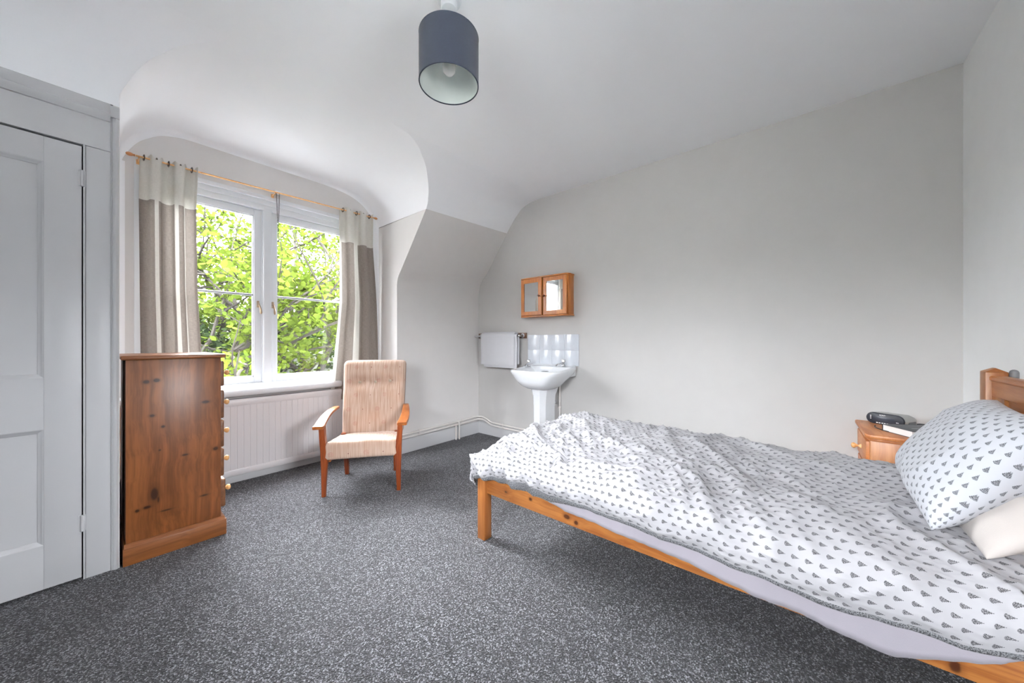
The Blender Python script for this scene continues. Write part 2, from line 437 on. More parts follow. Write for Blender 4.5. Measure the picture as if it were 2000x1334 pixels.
# ------------------------------------------------------------------ cupboard wall with panelled door
b = B()
b.box(-.028, .049, DOOR_Y, DOOR_Y + .03, 0, 2.045, .0015)                # door jamb board
b.box(-.036, -.029, DOOR_Y - .003, DOOR_Y + .03, 0, 2.05, .002)          # bead
b.box(XL, .049, DOOR_Y, DOOR_Y + .03, 2.047, 2.28, .0015)                # head board
b.box(XL, -.84, DOOR_Y, DOOR_Y + .03, 0, 2.047)
struct(b.out('wall_cupboard', M['gloss'], smooth=35))
struct(B().box(XL, .06, DOOR_Y + .065, DOOR_Y + .09, 0, 2.4).out('wall_cupboard_shade_sheet', M['black'], smooth=False))  # black backing sheet stands in for the shade in the door gaps
pr = [(DOOR_Y + .001, 2.19), (DOOR_Y - .008, 2.192), (DOOR_Y - .012, 2.200), (DOOR_Y - .024, 2.212), (DOOR_Y - .026, 2.222), (DOOR_Y - .020, 2.228), (DOOR_Y + .001, 2.232)]
struct(B().prism(pr, 0, XL, .048).out('trim_3', M['gloss'], smooth=40))   # picture rail moulding
b = B()
cp = [(.049, DOOR_Y + .04), (.049, DOOR_Y - .002), (.052, DOOR_Y - .006), (.0545, DOOR_Y - .003), (.057, DOOR_Y - .007), (.066, DOOR_Y - .010), (.072, DOOR_Y - .006), (.075, DOOR_Y - .001), (.078, DOOR_Y + .004), (.078, DOOR_Y + .04)]
b.prism(cp, 2, 0, 2.215)
b.box(.048, .0785, DOOR_Y - .011, DOOR_Y + .04, 2.215, 2.272, .002)
struct(b.out('trim_4', M['gloss'], smooth=40))

DX0, DX1, DZ0, DZ1 = -.80, -.040, .014, 2.036
d = root('door_1', None, None, (DX1, DOOR_Y, 0)); d['kind'] = 'structure'
O = (DX1, DOOR_Y, 0)
st = .107
panels = [(DX0 + st, DX1 - st, .21, .727), (DX0 + st, DX1 - st, .957, 1.925)]
b = B(O); f0, f1 = DOOR_Y - .001, DOOR_Y + .038
b.box(DX1 - st, DX1, f0, f1, DZ0, DZ1, .0015).box(DX0, DX0 + st, f0, f1, DZ0, DZ1, .0015)
for z0, z1 in ((DZ0, .21), (.727, .957), (1.925, DZ1)): b.box(DX0 + st, DX1 - st, f0 + .0004, f1, z0, z1)
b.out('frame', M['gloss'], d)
for (x0, x1, z0, z1) in panels:
    b = B(O); b.box(x0, x1, f0 + .014, f1 - .005, z0, z1)
    w, dp = .02, .011
    for (a0, a1, ax) in (((x0, z0), (x1, z0), 'b'), ((x0, z1), (x1, z1), 't'), ((x0, z0), (x0, z1), 'l'), ((x1, z0), (x1, z1), 'r')):
        P = []
        for (q, h) in ((0, 0), (.004, .0015), (.006, .004), (.014, .007), (.018, .011), (.018, .014)):
            if ax == 'b': P.append([(a0[0] + q, f0 + h, z0 + q), (a1[0] - q, f0 + h, z0 + q)])
            if ax == 't': P.append([(a0[0] + q, f0 + h, z1 - q), (a1[0] - q, f0 + h, z1 - q)])
            if ax == 'l': P.append([(x0 + q, f0 + h, z0 + q), (x0 + q, f0 + h, z1 - q)])
            if ax == 'r': P.append([(x1 - q, f0 + h, z0 + q), (x1 - q, f0 + h, z1 - q)])
        b.grid(P)
    b.out('panel', M['gloss'], d)
for zc in (1.885, .268):
    b = B(O); b.tube([(DX1 + .002, DOOR_Y - .007, zc - .037), (DX1 + .002, DOOR_Y - .007, zc + .037)], .0065, 12)
    b.box(DX1 - .010, DX1 + .012, DOOR_Y - .004, DOOR_Y + .002, zc - .037, zc + .037, .001)
    b.tube([(DX1 + .002, DOOR_Y - .007, zc - .002), (DX1 + .002, DOOR_Y - .007, zc + .002)], .0072, 12)
    b.out('hinge', M['gloss'], d)
b = B(O); b.lathe([(0, 0), (.026, 0), (.026, .004), (.01, .006), (.009, .03), (.02, .038), (.026, .05), (.02, .062), (0, .066)], (DX0 + .05, f0, 1.0), (0, -1, 0), 24)
b.out('knob', M['brass'], d)

# ------------------------------------------------------------------ windows
def glass_mat():
    t = NT('clear window glass')
    tr = t.n('ShaderNodeBsdfTransparent'); gl = t.n('ShaderNodeBsdfGlossy'); gl.inputs['Roughness'].default_value = .01
    fr = t.n('ShaderNodeFresnel'); fr.inputs[0].default_value = 1.45
    mx = t.n('ShaderNodeMixShader'); t.l(t.math('MULTIPLY', fr.outputs[0], .8), mx.inputs[0]); t.l(tr.outputs[0], mx.inputs[1]); t.l(gl.outputs[0], mx.inputs[2])
    t.l(mx.outputs[0], t.out.inputs[0]); return t.m
M['glass'] = glass_mat()
def frame_rect(b, x0, x1, z0, z1, y0, y1, l, r, bo, to, bev=.003):
    b.box(x0, x0 + l, y0, y1, z0, z1, bev).box(x1 - r, x1, y0, y1, z0, z1, bev)
    b.box(x0 + l - .001, x1 - r + .001, y0, y1, z0, z0 + bo, bev).box(x0 + l - .001, x1 - r + .001, y0, y1, z1 - to, z1, bev)
w = root('window_1', None, None, (.96, YW, WZ0)); w['kind'] = 'structure'; O = (.96, YW, WZ0)
b = B(O)
b.box(WX0 - .03, WX0 + .012, YW - .014, YW + .01, WZ0, WZ1 + .022, .003).box(WX1 - .012, WX1 + .03, YW - .014, YW + .01, WZ0, WZ1 + .022, .003)
b.box(WX0 - .03, WX1 + .03, YW - .016, YW + .01, WZ1 - .008, WZ1 + .024, .003)
b.out('architrave', M['upvc'], w)
b = B(O)
frame_rect(b, WX0, WX1, WZ0, WZ1, YW + .01, YW + .13, .04, .04, .028, .045)
b.box(WX0 + .03, WX1 - .03, YW + .022, YW + .12, WZ1 - .09, WZ1 - .04, .006)
b.box(.917, .975, YW + .02, YW + .12, WZ0 + .02, WZ1 - .07, .004)
b.box(.909, .983, YW + .04, YW + .12, WZ0 + .02, WZ1 - .07, .003)
b.out('frame', M['upvc'], w)
b = B(O)
sp = [(YW + .012, WZ0 + .003), (YW + .012, WZ0 - .052), (YW - .085, WZ0 - .057), (YW - .096, WZ0 - .048), (YW - .10, WZ0 - .03), (YW - .096, WZ0 - .010), (YW - .085, WZ0)]
b.prism(sp, 0, XD0 + .001, XD1 - .001)
b.out('sill', M['upvc'], w, 50)
SZ0, SZ1 = WZ0 + .028, 2.232
for (x0, x1, l, r, hx) in ((WX0 + .04, .909, .05, .054, .882), (.983, WX1 - .04, .036, .05, .988)):
    b = B(O)
    frame_rect(b, x0, x1, SZ0, SZ1, YW + .045, YW + .085, l, r, .052, .052, .004)
    gx0, gx1, gz0, gz1 = x0 + l, x1 - r, SZ0 + .052, SZ1 - .052
    for q in ((gx0, gx0 + .008, gz0, gz1), (gx1 - .008, gx1, gz0, gz1), (gx0, gx1, gz0, gz0 + .008), (gx0, gx1, gz1 - .008, gz1)):
        b.box(q[0], q[1], YW + .052, YW + .075, q[2], q[3])
    sash = b.out('casement', M['upvc'], w)
    B(O).box(gx0, gx1, YW + .052, YW + .072, 1.502, 1.520, .004).out('glazing_bar', plain('grey glazing bar', C(176, 180, 188), .4), sash)
    B(O).box(gx0 - .002, gx1 + .002, YW + .064, YW + .067, gz0 - .002, gz1 + .002).out('pane', M['glass'], sash, False)
    hd = B(O); hz = 1.435
    hd.box(hx - .009, hx + .009, YW + .037, YW + .046, hz - .028, hz + .028, .003)
    hd.tube([(hx, YW + .046, hz), (hx, YW + .018, hz)], .008, 12)
    sgn = 1 if hx < .95 else .6
    hd.tube([(hx, YW + .022, hz + .006), (hx + .004 * sgn, YW + .016, hz - .012), (hx + .012 * sgn, YW + .014, hz - .04), (hx + .016 * sgn, YW + .016, hz - .072), (hx + .016 * sgn, YW + .018, hz - .084)],
            [.005, .006, .007, .009, .004], 10)
    hd.out('handle', M['brass'], sash, 50)
# added fill-light window, left of the camera and never in view
w2 = root('fill_window_left', None, None, (XL, .45, RZ0)); w2['kind'] = 'structure'; O = (XL, .45, RZ0)
b = B(O)
for (y0, y1, z0, z1) in ((RY0, RY0 + .05, RZ0, RZ1), (RY1 - .05, RY1, RZ0, RZ1), (RY0 + .05, RY1 - .05, RZ0, RZ0 + .05), (RY0 + .05, RY1 - .05, RZ1 - .05, RZ1), (.435, .465, RZ0 + .05, RZ1 - .05)):
    b.box(XL - .11, XL - .05, y0, y1, z0, z1, .003)
b.out('frame', M['upvc'], w2)
B(O).box(XL - .05, XL + .05, RY0 - .03, RY1 + .03, RZ0 - .03, RZ0, .004).out('sill', M['upvc'], w2)
B(O).box(XL - .082, XL - .079, RY0 + .04, RY1 - .04, RZ0 + .04, RZ1 - .04).out('pane', M['glass'], w2, False)

w3 = root('fill_window_rear', None, None, (.8, YB, KZ0)); w3['kind'] = 'structure'; O = (.8, YB, KZ0)  # added fill-light window behind the camera, never in view
b = B(O); frame_rect(b, KX0, KX1, KZ0, KZ1, YB - .11, YB - .05, .05, .05, .05, .05); b.box(.785, .815, YB - .11, YB - .05, KZ0 + .05, KZ1 - .05, .003)
b.out('frame', M['upvc'], w3)
B(O).box(KX0 - .03, KX1 + .03, YB - .05, YB + .05, KZ0 - .03, KZ0, .004).out('sill', M['upvc'], w3)
B(O).box(KX0 + .04, KX1 - .04, YB - .082, YB - .079, KZ0 + .04, KZ1 - .04).out('pane', M['glass'], w3, False)

def rbox(hx, hy, hz, r, n=(16, 8, 16), deform=None):
    """rounded box surface grid centred on the origin -> verts, faces"""
    r = min(r, hx, hy, hz); V, F, key = [], [], {}
    def samp(h, m):
        flat = [-h + r + (2 * h - 2 * r) * i / m for i in range(m + 1)]
        ed = [r * math.sin(a) for a in np.linspace(0, math.pi / 2, 5)[1:]]
        return [-h + r - e for e in ed[::-1]] + flat + [h - r + e for e in ed]
    S = [samp(h, m) for h, m in zip((hx, hy, hz), n)]; Hh = (hx, hy, hz)
    def add(p):
        k = tuple(round(c, 6) for c in p)
        if k not in key:
            q = [max(-(h - r), min(h - r, c)) for c, h in zip(p, Hh)]; d = Vector(p) - Vector(q)
            q = Vector(q) + (d.normalized() * r if d.length > 1e-9 else Vector((0, 0, 0)))
            key[k] = len(V); V.append(q)
        return key[k]
    for ax in range(3):
        a, c = [i for i in range(3) if i != ax]
        for sg in (-1, 1):
            for i in range(len(S[a]) - 1):
                for j in range(len(S[c]) - 1):
                    f = []
                    for (ii, jj) in ((i, j), (i + 1, j), (i + 1, j + 1), (i, j + 1)):
                        p = [0, 0, 0]; p[ax] = sg * Hh[ax]; p[a] = S[a][ii]; p[c] = S[c][jj]; f.append(add(p))
                    if len(set(f)) >= 3:
                        F.append(f if (sg > 0) == (ax != 1) else f[::-1])
    if deform: V = [Vector(deform(*v)) for v in V]
    return V, F
def nz(x, y, z=0.0): return noise.noise(Vector((x, y, z)))

# ------------------------------------------------------------------ chest of drawers
O = (CH[0], CH[1], 0)
ch = root('chest_of_drawers', 'tall narrow brown pine chest of drawers beside the cupboard, below the window', 'chest of drawers', O)
B(O).box(.098, .471, 2.605, 3.09, .09, 1.026, .002).out('body', M['chest'], ch)
B(O).box(.080, .492, 2.585, 3.11, 1.026, 1.048, .008, 3).out('top', M['chest_x'], ch)
b = B(O)
pf = [(.0, .0), (.0, .088), (.006, .094), (.012, .098), (.020, .103)]
b.box(.088, .493, 2.583, 3.10, 0, .088, .002).prism([(2.583, .086), (2.590, .095), (2.600, .103), (3.09, .103), (3.10, .086)], 0, .092, .486)
b.out('plinth', M['chest_x'], ch)
zz = [(.146, .314), (.327, .494), (.498, .662), (.667, .838), (.856, 1.008)]
for k, (z0, z1) in enumerate(zz):
    dx = .007 if k == 0 else 0
    dr = B(O).box(.468, .4895 + dx, 2.622, 3.075, z0 + .002, z1 - .003, .008, 3).out('drawer', M['chest_y'], ch)
    for ky in (2.705, 2.985):
        kb = B(O); kb.lathe([(.011, 0), (.010, .004), (.0065, .010), (.0075, .016), (.014, .022), (.017, .029), (.0145, .036), (.007, .040), (0, .041)], (.488 + dx, ky, (z0 + z1) / 2), (1, 0, 0), 20)
        kb.out('knob', M['knob'], dr, 60)
# holdall behind the chest
hb = root('holdall', 'dark holdall with a pink patch tucked between the cupboard corner and the chest', 'bag', (.088, 3.28, 0))
V, F = rbox(.19, .11, .15, .07, (8, 6, 8), lambda x, y, z: (x * (1 - .12 * z) + .2, y + .02 * nz(x * 8, y * 8, z * 8), z + .15 + .02 * nz(x * 9, y * 7, 3)))
mesh('bag_body', V, F, cloth('black nylon', C(48, 44, 46), .6), hb, 50)
V, F = rbox(.05, .012, .05, .011, (4, 2, 4), lambda x, y, z: (x + .10, y - .10, z + .22))
mesh('patch', V, F, cloth('pink fabric', C(226, 190, 188), .8), hb, 50)
B((.088, 3.28, 0)).tube([(.20, 3.2, .27), (.19, 3.17, .36), (.26, 3.17, .40), (.34, 3.17, .36), (.36, 3.2, .27)], .009, 8).out('handle', M['black'], hb)

# ------------------------------------------------------------------ radiator and pipes
RD = root('radiator', 'long white ribbed panel radiator under the window sill', 'radiator', (1.0, 3.43, 0)); O = (1.0, 3.43, 0)
rx0, rx1, ry = .42, 1.66, 3.392
b = B(O); b.box(rx0, rx1, ry + .006, ry + .02, .075, .665)
P0 = []; x = rx0 + .03
pts = [(rx0, 0), (rx0 + .03, 0)]
while x < rx1 - .05:
    pts += [(x + .003, .0022), (x + .006, .0022), (x + .009, 0), (x + .0425, 0)]; x += .0425
pts += [(rx1, 0)]
b.grid([[(px_, ry + q * 1.0, z) for px_, q in pts] for z in (.128, .612)])
b.grid([[(px_, ry + q * s_, z) for px_, q in pts] for z, s_ in ((.612, 1), (.624, 0), (.650, 0), (.660, 0))])
b.grid([[(px_, ry + q * s_, z) for px_, q in pts] for z, s_ in ((.075, 0), (.118, 0), (.128, 1))])
b.out('panel', M['rad'], RD, 30)
b = B(O)
b.box(rx0, rx1, ry - .001, ry + .075, .655, .668, .004).box(rx0, rx1, ry - .003, ry + .004, .618, .66, .003).box(rx0, rx1, ry - .004, ry + .004, .078, .122, .003)
b.box(rx0 - .002, rx0 + .006, ry, ry + .075, .078, .665, .002).box(rx1 - .006, rx1 + .002, ry, ry + .075, .078, .665, .002)
b.out('casing', M['rad'], RD)
B(O).box(rx0 + .02, rx1 - .02, ry + .05, ry + .064, .09, .64, .004).out('rear_panel', M['rad'], RD)
for xx in (rx0 + .2, rx1 - .2): B(O).box(xx, xx + .03, ry + .06, YW, .3, .5, .002).out('bracket', M['rad'], RD)
b = B(O); b.tube([(rx1 + .03, ry + .04, .02), (rx1 + .03, ry + .04, .10)], .0075).tube([(rx1 + .03, ry + .04, .10), (rx1, ry + .04, .10)], .009).lathe([(.014, 0), (.014, .03), (.011, .038), (0, .04)], (rx1 + .03, ry + .04, .10), n=16)
b.out('valve', M['rad'], RD)

def pipe_run(name, label, pts, r=.0105):
    P = cr(pts, 5); o = B(tuple(P[0])).tube([tuple(p) for p in P], r, 10).out(name, M['pipe'], smooth=60)
    o.location = tuple(P[0]); return setp(o, label, 'pipe')
ya, xb = 3.063 - .014, 3.028 - .014
def clip_ring(o, p, axis):
    q = B(tuple(o.location)); q.lathe([(.010, -.006), (.0145, -.006), (.0145, .006), (.010, .006)], p, axis, 14, closed=True); q.out('pipe_clip', M['pipe'], o, 40)
p1 = pipe_run('heating_pipe', 'cream heating pipe along the top of the skirting, upper of the two runs',
    [(1.885, ya, .190), (1.95, ya, .190), (2.4, ya, .196), (2.8, ya, .202), (2.94, ya, .206), (2.99, ya - .012, .208), (xb, ya - .06, .208), (xb, 2.93, .198), (xb, 2.86, .170), (xb, 2.80, .160), (xb, 2.6, .156), (xb, 1.95, .156)])
p2 = pipe_run('heating_pipe', 'cream heating pipe along the top of the skirting, lower of the two runs',
    [(1.885, ya, .158), (1.95, ya, .158), (2.4, ya, .164), (2.8, ya, .170), (2.94, ya, .174), (2.99, ya - .012, .176), (xb, ya - .06, .176), (xb, 2.93, .166), (xb, 2.86, .138), (xb, 2.80, .128), (xb, 2.6, .124), (xb, 1.97, .124)])
for xx, dz in ((2.15, .002), (2.55, .006), (2.74, .009)):
    clip_ring(p1, (xx, ya, .192 + dz), (1, 0, 0)); clip_ring(p2, (xx, ya, .160 + dz), (1, 0, 0))
for yy in (2.66, 2.3): clip_ring(p1, (xb, yy, .157), (0, 1, 0)); clip_ring(p2, (xb, yy, .125), (0, 1, 0))
setp(B((2.645, ya, 0)).tube([(2.645, ya - .006, .0), (2.645, ya - .006, .15), (2.64, ya - .004, .163), (2.62, ya, .167)], .0095, 10).out('drop_pipe', M['pipe'], smooth=60), 'short cream pipe dropping from the lower run to the carpet, left of the pair', 'pipe').location = (2.645, ya, 0)
setp(B((2.685, ya, 0)).tube([(2.685, ya - .016, .0), (2.685, ya - .016, .185), (2.68, ya - .010, .197), (2.66, ya, .20)], .0095, 10).out('drop_pipe', M['pipe'], smooth=60), 'short cream pipe dropping from the upper run to the carpet, right of the pair', 'pipe').location = (2.685, ya, 0)

# ------------------------------------------------------------------ wash basin
O = (3.05, 1.96, 0)
wb = root('wash_basin', 'white ceramic wash basin on a pedestal against the beige wall', 'sink', O)
def ring(cx, cy, hx, hy, z, e=4.0, n=56, back=None, slope=0):
    P = []
    for k in range(n):
        a = 2 * math.pi * k / n; c_, s_ = math.cos(a), math.sin(a)
        x = cx + hx * math.copysign(abs(c_) ** (2 / e), c_); y = cy + hy * math.copysign(abs(s_) ** (2 / e), s_)
        if back is not None: x = min(x, back)
        q = max(0, min(1, (x - 2.60) / .45))
        P.append((x, y, z + slope * q ** 1.4))
    return P
cy = 1.962
rings = [ring(2.80, cy, .09, .09, .655, 3), ring(2.80, cy, .125, .13, .665, 3), ring(2.79, cy, .165, .18, .695, 3.2), ring(2.785, cy, .185, .225, .74, 3.6, slope=.01),
         ring(2.82, cy, .222, .262, .795, 5, back=3.03, slope=.012), ring(2.825, cy, .232, .274, .822, 6, back=3.049, slope=.03), ring(2.825, cy, .230, .272, .836, 6, back=3.049, slope=.045),
         ring(2.825, cy, .224, .266, .842, 6, back=3.049, slope=.045), ring(2.80, cy, .185, .235, .838, 4.2, slope=.02), ring(2.795, cy, .174, .225, .826, 3.8, slope=.015),
         ring(2.79, cy, .15, .195, .78, 3.2), ring(2.79, cy, .11, .15, .735, 2.8), ring(2.79, cy, .05, .06, .715, 2.2), ring(2.79, cy, .018, .018, .712, 2)]
b = B(O)
b.grid([r_ + [r_[0]] for r_ in rings]); bmesh.ops.remove_doubles(b.bm, verts=b.bm.verts[:], dist=.0002)
b.box(2.93, 3.049, 1.722, 2.205, .775, .872, .012, 3)
b.out('bowl', M['ceramic'], wb, 50)
b = B(O)
def ped(z, w, d, cx=2.815): return [(cx + sx * d * (1 if abs(sx) < 1.1 else 1), cy + sy * w, z) for sx, sy in ((-1, -.45), (-1, .45), (-.55, .95), (.6, 1.0), (1, 1.0), (1, -1.0), (.6, -1.0), (-.55, -.95))]
pl = [(0, .115, .125), (.03, .112, .122), (.10, .088, .105), (.3, .076, .098), (.5, .076, .098), (.60, .084, .102), (.67, .105, .118), (.70, .115, .12)]
b.grid([(lambda q: q + [q[0]])(ped(z, w_, d_)) for z, w_, d_ in pl]); bmesh.ops.remove_doubles(b.bm, verts=b.bm.verts[:], dist=.0002)
b.out('pedestal', M['ceramic'], wb, 25)
b = B(O); b.box(2.835, 2.875, cy - .03, cy + .03, .823, .826); b.out('overflow', M['black'], wb)
B(O).lathe([(.0, .0), (.020, .0), (.022, .003), (.014, .004), (0, .0035)], (2.79, cy, .7125), n=20).out('plughole', M['chrome'], wb)
for (tx, ty, tz) in ((2.885, 2.185, .865), (2.945, 1.805, .878)):
    b = B(O)
    b.lathe([(.021, 0), (.021, .004), (.014, .008), (.012, .03), (.014, .034), (.020, .038), (.021, .062), (.017, .068), (0, .069)], (tx, ty, tz), n=20)
    dy = .018 if ty < 2 else -.018
    b.tube([(tx, ty, tz + .018), (tx - .03, ty + dy * .5, tz + .026), (tx - .075, ty + dy, tz + .018), (tx - .095, ty + dy * 1.2, tz + .004)], [.010, .009, .0085, .009], 12)
    b.out('tap', M['chrome'], wb, 50)
b = B(O); b.tube([(3.03, 1.90, .0), (3.03, 1.90, .70)], .009, 10); b.lathe([(.0095, -.008), (.015, -.008), (.015, .008), (.0095, .008)], (3.03, 1.90, .45), n=14, closed=True)
b.out('supply_pipe', M['pipe'], wb, 60)
b = B(O); b.lathe([(0, 0), (.016, 0), (.018, .012), (.013, .02), (.013, .045), (.018, .05), (.018, .062), (0, .064)], (3.03, 1.90, .695), n=12)
b.tube([(3.03, 1.90, .725), (2.99, 1.885, .725)], .012, 10).ball((2.985, 1.885, .725), .019, n=12)
b.out('valve', M['chrome'], wb, 50)
B(O).tube([(2.80, cy, .66), (2.80, cy, .50), (2.83, cy, .44), (2.89, cy, .44), (2.93, cy, .5), (3.04, cy, .5)], .018, 12).out('waste_pipe', M['ceramic'], wb, 60)

# tiles
tl = root('splashback', 'white tiled splashback above the wash basin, four tiles wide and two high', 'tiles', (3.05, 1.99, 1.03)); O = (3.05, 1.99, 1.03)
ty = [1.692, 1.850, 2.006, 2.160, 2.316]
B(O).box(3.044, 3.0505, 1.691, 2.317, .876, 1.191).out('grout', plain('grout', C(206, 208, 214), .7), tl)
for i in range(4):
    for z0, z1 in ((.878, 1.029), (1.031, 1.189)):
        B(O).box(3.0405, 3.047, ty[i] + .001, ty[i + 1] - .001, z0, z1, .0018).out('tile', plain('white glazed tile', C(204, 208, 215), .07) if 'tile' not in M else M['tile'], tl)
        M.setdefault('tile', tl.children[-1].data.materials[0])
# mirror cabinet
O = (3.05, 2.04, 1.58)
mc = root('mirror_cabinet', 'small orange wood wall cabinet with two mirrored doors above the basin', 'cabinet', O)
cy0, cy1, cz0, cz1, cx = 1.742, 2.338, 1.375, 1.788, 2.925
b = B(O); b.box(cx + .020, 3.049, cy0 + .008, cy0 + .022, cz0 + .012, cz1 - .012, .001).box(cx + .020, 3.049, cy1 - .022, cy1 - .008, cz0 + .012, cz1 - .012, .001).box(3.04, 3.0495, cy0 + .01, cy1 - .01, cz0 + .012, cz1 - .012)
b.out('body', M['cab_up'], mc)
for z0, z1 in ((cz0, cz0 + .013), (cz1 - .013, cz1)):
    b = B(O); b.prism([(3.049, cy0), (cx + .022, cy0), (cx - .004, cy0 + .022), (cx - .004, cy1 - .022), (cx + .022, cy1), (3.049, cy1)], 2, z0, z1, .003)
    b.out('board', M['cab'], mc)
mid = (cy0 + cy1) / 2
def ring_frame(b, x0, x1, y0, y1, z0, z1, w):
    o_ = [(y0, z0), (y1, z0), (y1, z1), (y0, z1)]; i_ = [(y0 + w, z0 + w), (y1 - w, z0 + w), (y1 - w, z1 - w), (y0 + w, z1 - w)]
    L_ = []
    for x, e in ((x1, 0), (x0 + .002, 0), (x0, .002)):
        L_.append([b.bm.verts.new((x, y + (e if y == y0 else -e), z + (e if z == z0 else -e))) for y, z in o_])
    for x, e in ((x0, -.001), (x0 + .002, 0), (x1, 0)):
        L_.append([b.bm.verts.new((x, y, z)) for y, z in i_])
    for a_, c_ in zip(L_, L_[1:] + L_[:1]):
        for k in range(4): b.bm.faces.new((a_[k], a_[(k + 1) % 4], c_[(k + 1) % 4], c_[k]))
    return b
for (y0, y1, kn) in ((cy0 + .018, mid - .0015, 1), (mid + .0015, cy1 - .018, -1)):
    z0, z1 = cz0 + .016, cz1 - .016; fw = .042
    xf0, xf1 = cx + .001, cx + .019
    dr = ring_frame(B(O), xf0, xf1, y0, y1, z0, z1, fw).out('door', M['cab_up'], mc, 30)
    if kn == -1:
        hp = Vector((xf1, y1, 0)) - Vector(O); dr.matrix_local = Matrix.Translation(hp) @ Matrix.Rotation(R(-4), 4, 'Z') @ Matrix.Translation(-hp)
    B(O).box(xf0 + .006, xf0 + .009, y0 + fw - .001, y1 - fw + .001, z0 + fw - .001, z1 - fw + .001).out('mirror', M['mirror'], dr, False)
    ky = (y1 - fw * .5) if kn == 1 else (y0 + fw * .5)
    B(O).lathe([(.008, 0), (.006, .004), (.005, .010), (.011, .015), (.012, .021), (.007, .026), (0, .027)], (xf0, ky, 1.585), (-1, 0, 0), 18).out('knob', wood('dark knob', C(120, 62, 26), C(90, 44, 18), 0), dr, 60)

# towel rail + towel
O = (3.05, 2.7, 1.185)
tr = root('towel_rail', 'chrome towel rail on a brown wooden backboard left of the basin', 'towel rail', O)
B(O).box(3.036, 3.0495, 2.335, 3.075, 1.155, 1.217, .002).out('backboard', wood('dark brown board', C(116, 84, 62), C(86, 60, 44), 1), tr)
b = B(O); b.tube([(2.955, 2.375, 1.183), (2.955, 3.05, 1.183)], .0105, 14).ball((2.955, 2.372, 1.183), .015, n=12).ball((2.955, 3.05, 1.183), .015, n=12)
b.out('bar', M['chrome'], tr, 60)
for yy in (2.385, 3.03):
    B(O).lathe([(0, 0), (.026, 0), (.027, .004), (.020, .007), (.011, .010), (.008, .02), (.008, .07), (.012, .078), (.014, .086), (0, .095)], (3.037, yy, 1.183), (-1, 0, 0), 20).out('bracket', M['chrome'], tr, 50)
def towel_strip(b, y0, y1, rad, zf, zb, th, seed):
    prof = []
    for z in np.linspace(zf, 1.183, 14): prof.append((-rad, z))
    for a in np.linspace(math.pi, 0, 12)[1:-1]: prof.append((rad * math.cos(a), 1.183 + rad * math.sin(a)))
    for z in np.linspace(1.183, zb, 12): prof.append((rad, z))
    prof = np.array(prof)
    ys = np.linspace(y0, y1, 22); G = []
    d = np.gradient(prof, axis=0); nn = np.stack([-d[:, 1], d[:, 0]], 1); nn /= np.linalg.norm(nn, axis=1)[:, None]
    for side in (1, -1):
        g = []
        for y in ys:
            e = min((y - y0), (y1 - y)) / .02; k = math.sqrt(max(0, 1 - (1 - min(1, e)) ** 2)); row = []
            for i, (px_, pz) in enumerate(prof):
                w_ = .006 * nz(y * 6, pz * 5, seed) * (1.183 - pz > .03)
                fr = min(1, min(i, len(prof) - 1 - i) / 1.5); tk = th * .5 * max(.05, k) * (.15 + .85 * fr) * side
                row.append((2.955 + px_ + nn[i][0] * tk + w_, y - .008 * (1.183 - pz) * nz(y * 3, pz * 3, 5), pz + nn[i][1] * tk + .004 * nz(y * 5, seed) * (i < 3)))
            g.append(row)
        G.append(g)
    b.grid(G[0]); b.grid(G[1])
    for g0, g1 in ((0, 0),):
        for jj in (0, -1):
            b.grid([G[0][jj], G[1][jj]])
        b.grid([[r_[0] for r_ in G[0]], [r_[0] for r_ in G[1]]]); b.grid([[r_[-1] for r_ in G[0]], [r_[-1] for r_ in G[1]]])
b = B((2.955, 2.64, 1.183)); towel_strip(b, 2.385, 2.885, .021, .825, .87, .017, 3); towel_strip(b, 2.41, 2.915, .038, .853, .90, .017, 9)
bmesh.ops.remove_doubles(b.bm, verts=b.bm.verts[:], dist=.0003)
o = b.out('towel', M['towel'], None, 60); o.location = (2.955, 2.64, 1.183)
setp(o, 'folded white towel hanging over the chrome rail beside the basin', 'towel')

# ------------------------------------------------------------------ ceiling lamp
LX, LY = 1.014, 1.214; O = (LX, LY, H)
lp = root('ceiling_lamp', 'navy blue drum shade lamp hanging from the ceiling', 'lamp', O)
B(O).lathe([(0, 0), (.052, 0), (.054, -.006), (.050, -.012), (.036, -.014), (.036, -.038), (.032, -.044), (.006, -.047), (0, -.047)], O, n=32).out('ceiling_rose', M['upvc'], lp, 40)
B(O).tube([(LX, LY, H - .04), (LX + .001, LY + .001, 2.44)], .003, 8).out('cord', M['upvc'], lp)
zt, zb, rr = 2.474, 2.265, .131
t = NT('navy lamp linen'); v = t.obj()
t.set(t.mix(t.noise(t.map(v, (60, 60, 300)), 1, 3), C(27, 33, 46), C(36, 44, 59)), .9, Sheen_Weight=.2); t.bump(t.noise(t.map(v, (300, 300, 900)), 1, 2), .3, .001); M['navy'] = t.m
b = B(O); b.lathe([(rr, zt - H), (rr, zb - H), (rr - .0012, zb - H), (rr - .0012, zt - H)], O, n=96, closed=True)
sh = b.out('lamp_shade', M['navy'], lp, 40)
B(O).lathe([(rr - .0014, zt - H - .001), (rr - .0014, zb - H + .001), (rr - .0024, zb - H + .001), (rr - .0024, zt - H - .001)], O, n=96, closed=True).out('lining', plain('white shade lining', C(206, 212, 208), .7), sh, 40)
M['edging'] = plain('dark navy edging', C(28, 36, 52), .8)
for zc in (zt, zb): B(O).lathe([(rr - .002 + .0028 * math.cos(a), zc - H + .0028 * math.sin(a)) for a in np.linspace(0, 2 * math.pi, 9)[:-1]], O, n=96, closed=True).out('rim', M['edging'], sh, 60)
sa = math.atan2(-.55, -.10)
b = B(O); P = [[(LX + (rr + .0012) * math.cos(sa + da), LY + (rr + .0012) * math.sin(sa + da), z) for da in (0, .03, .06, .09)] for z in (zt, zb)]
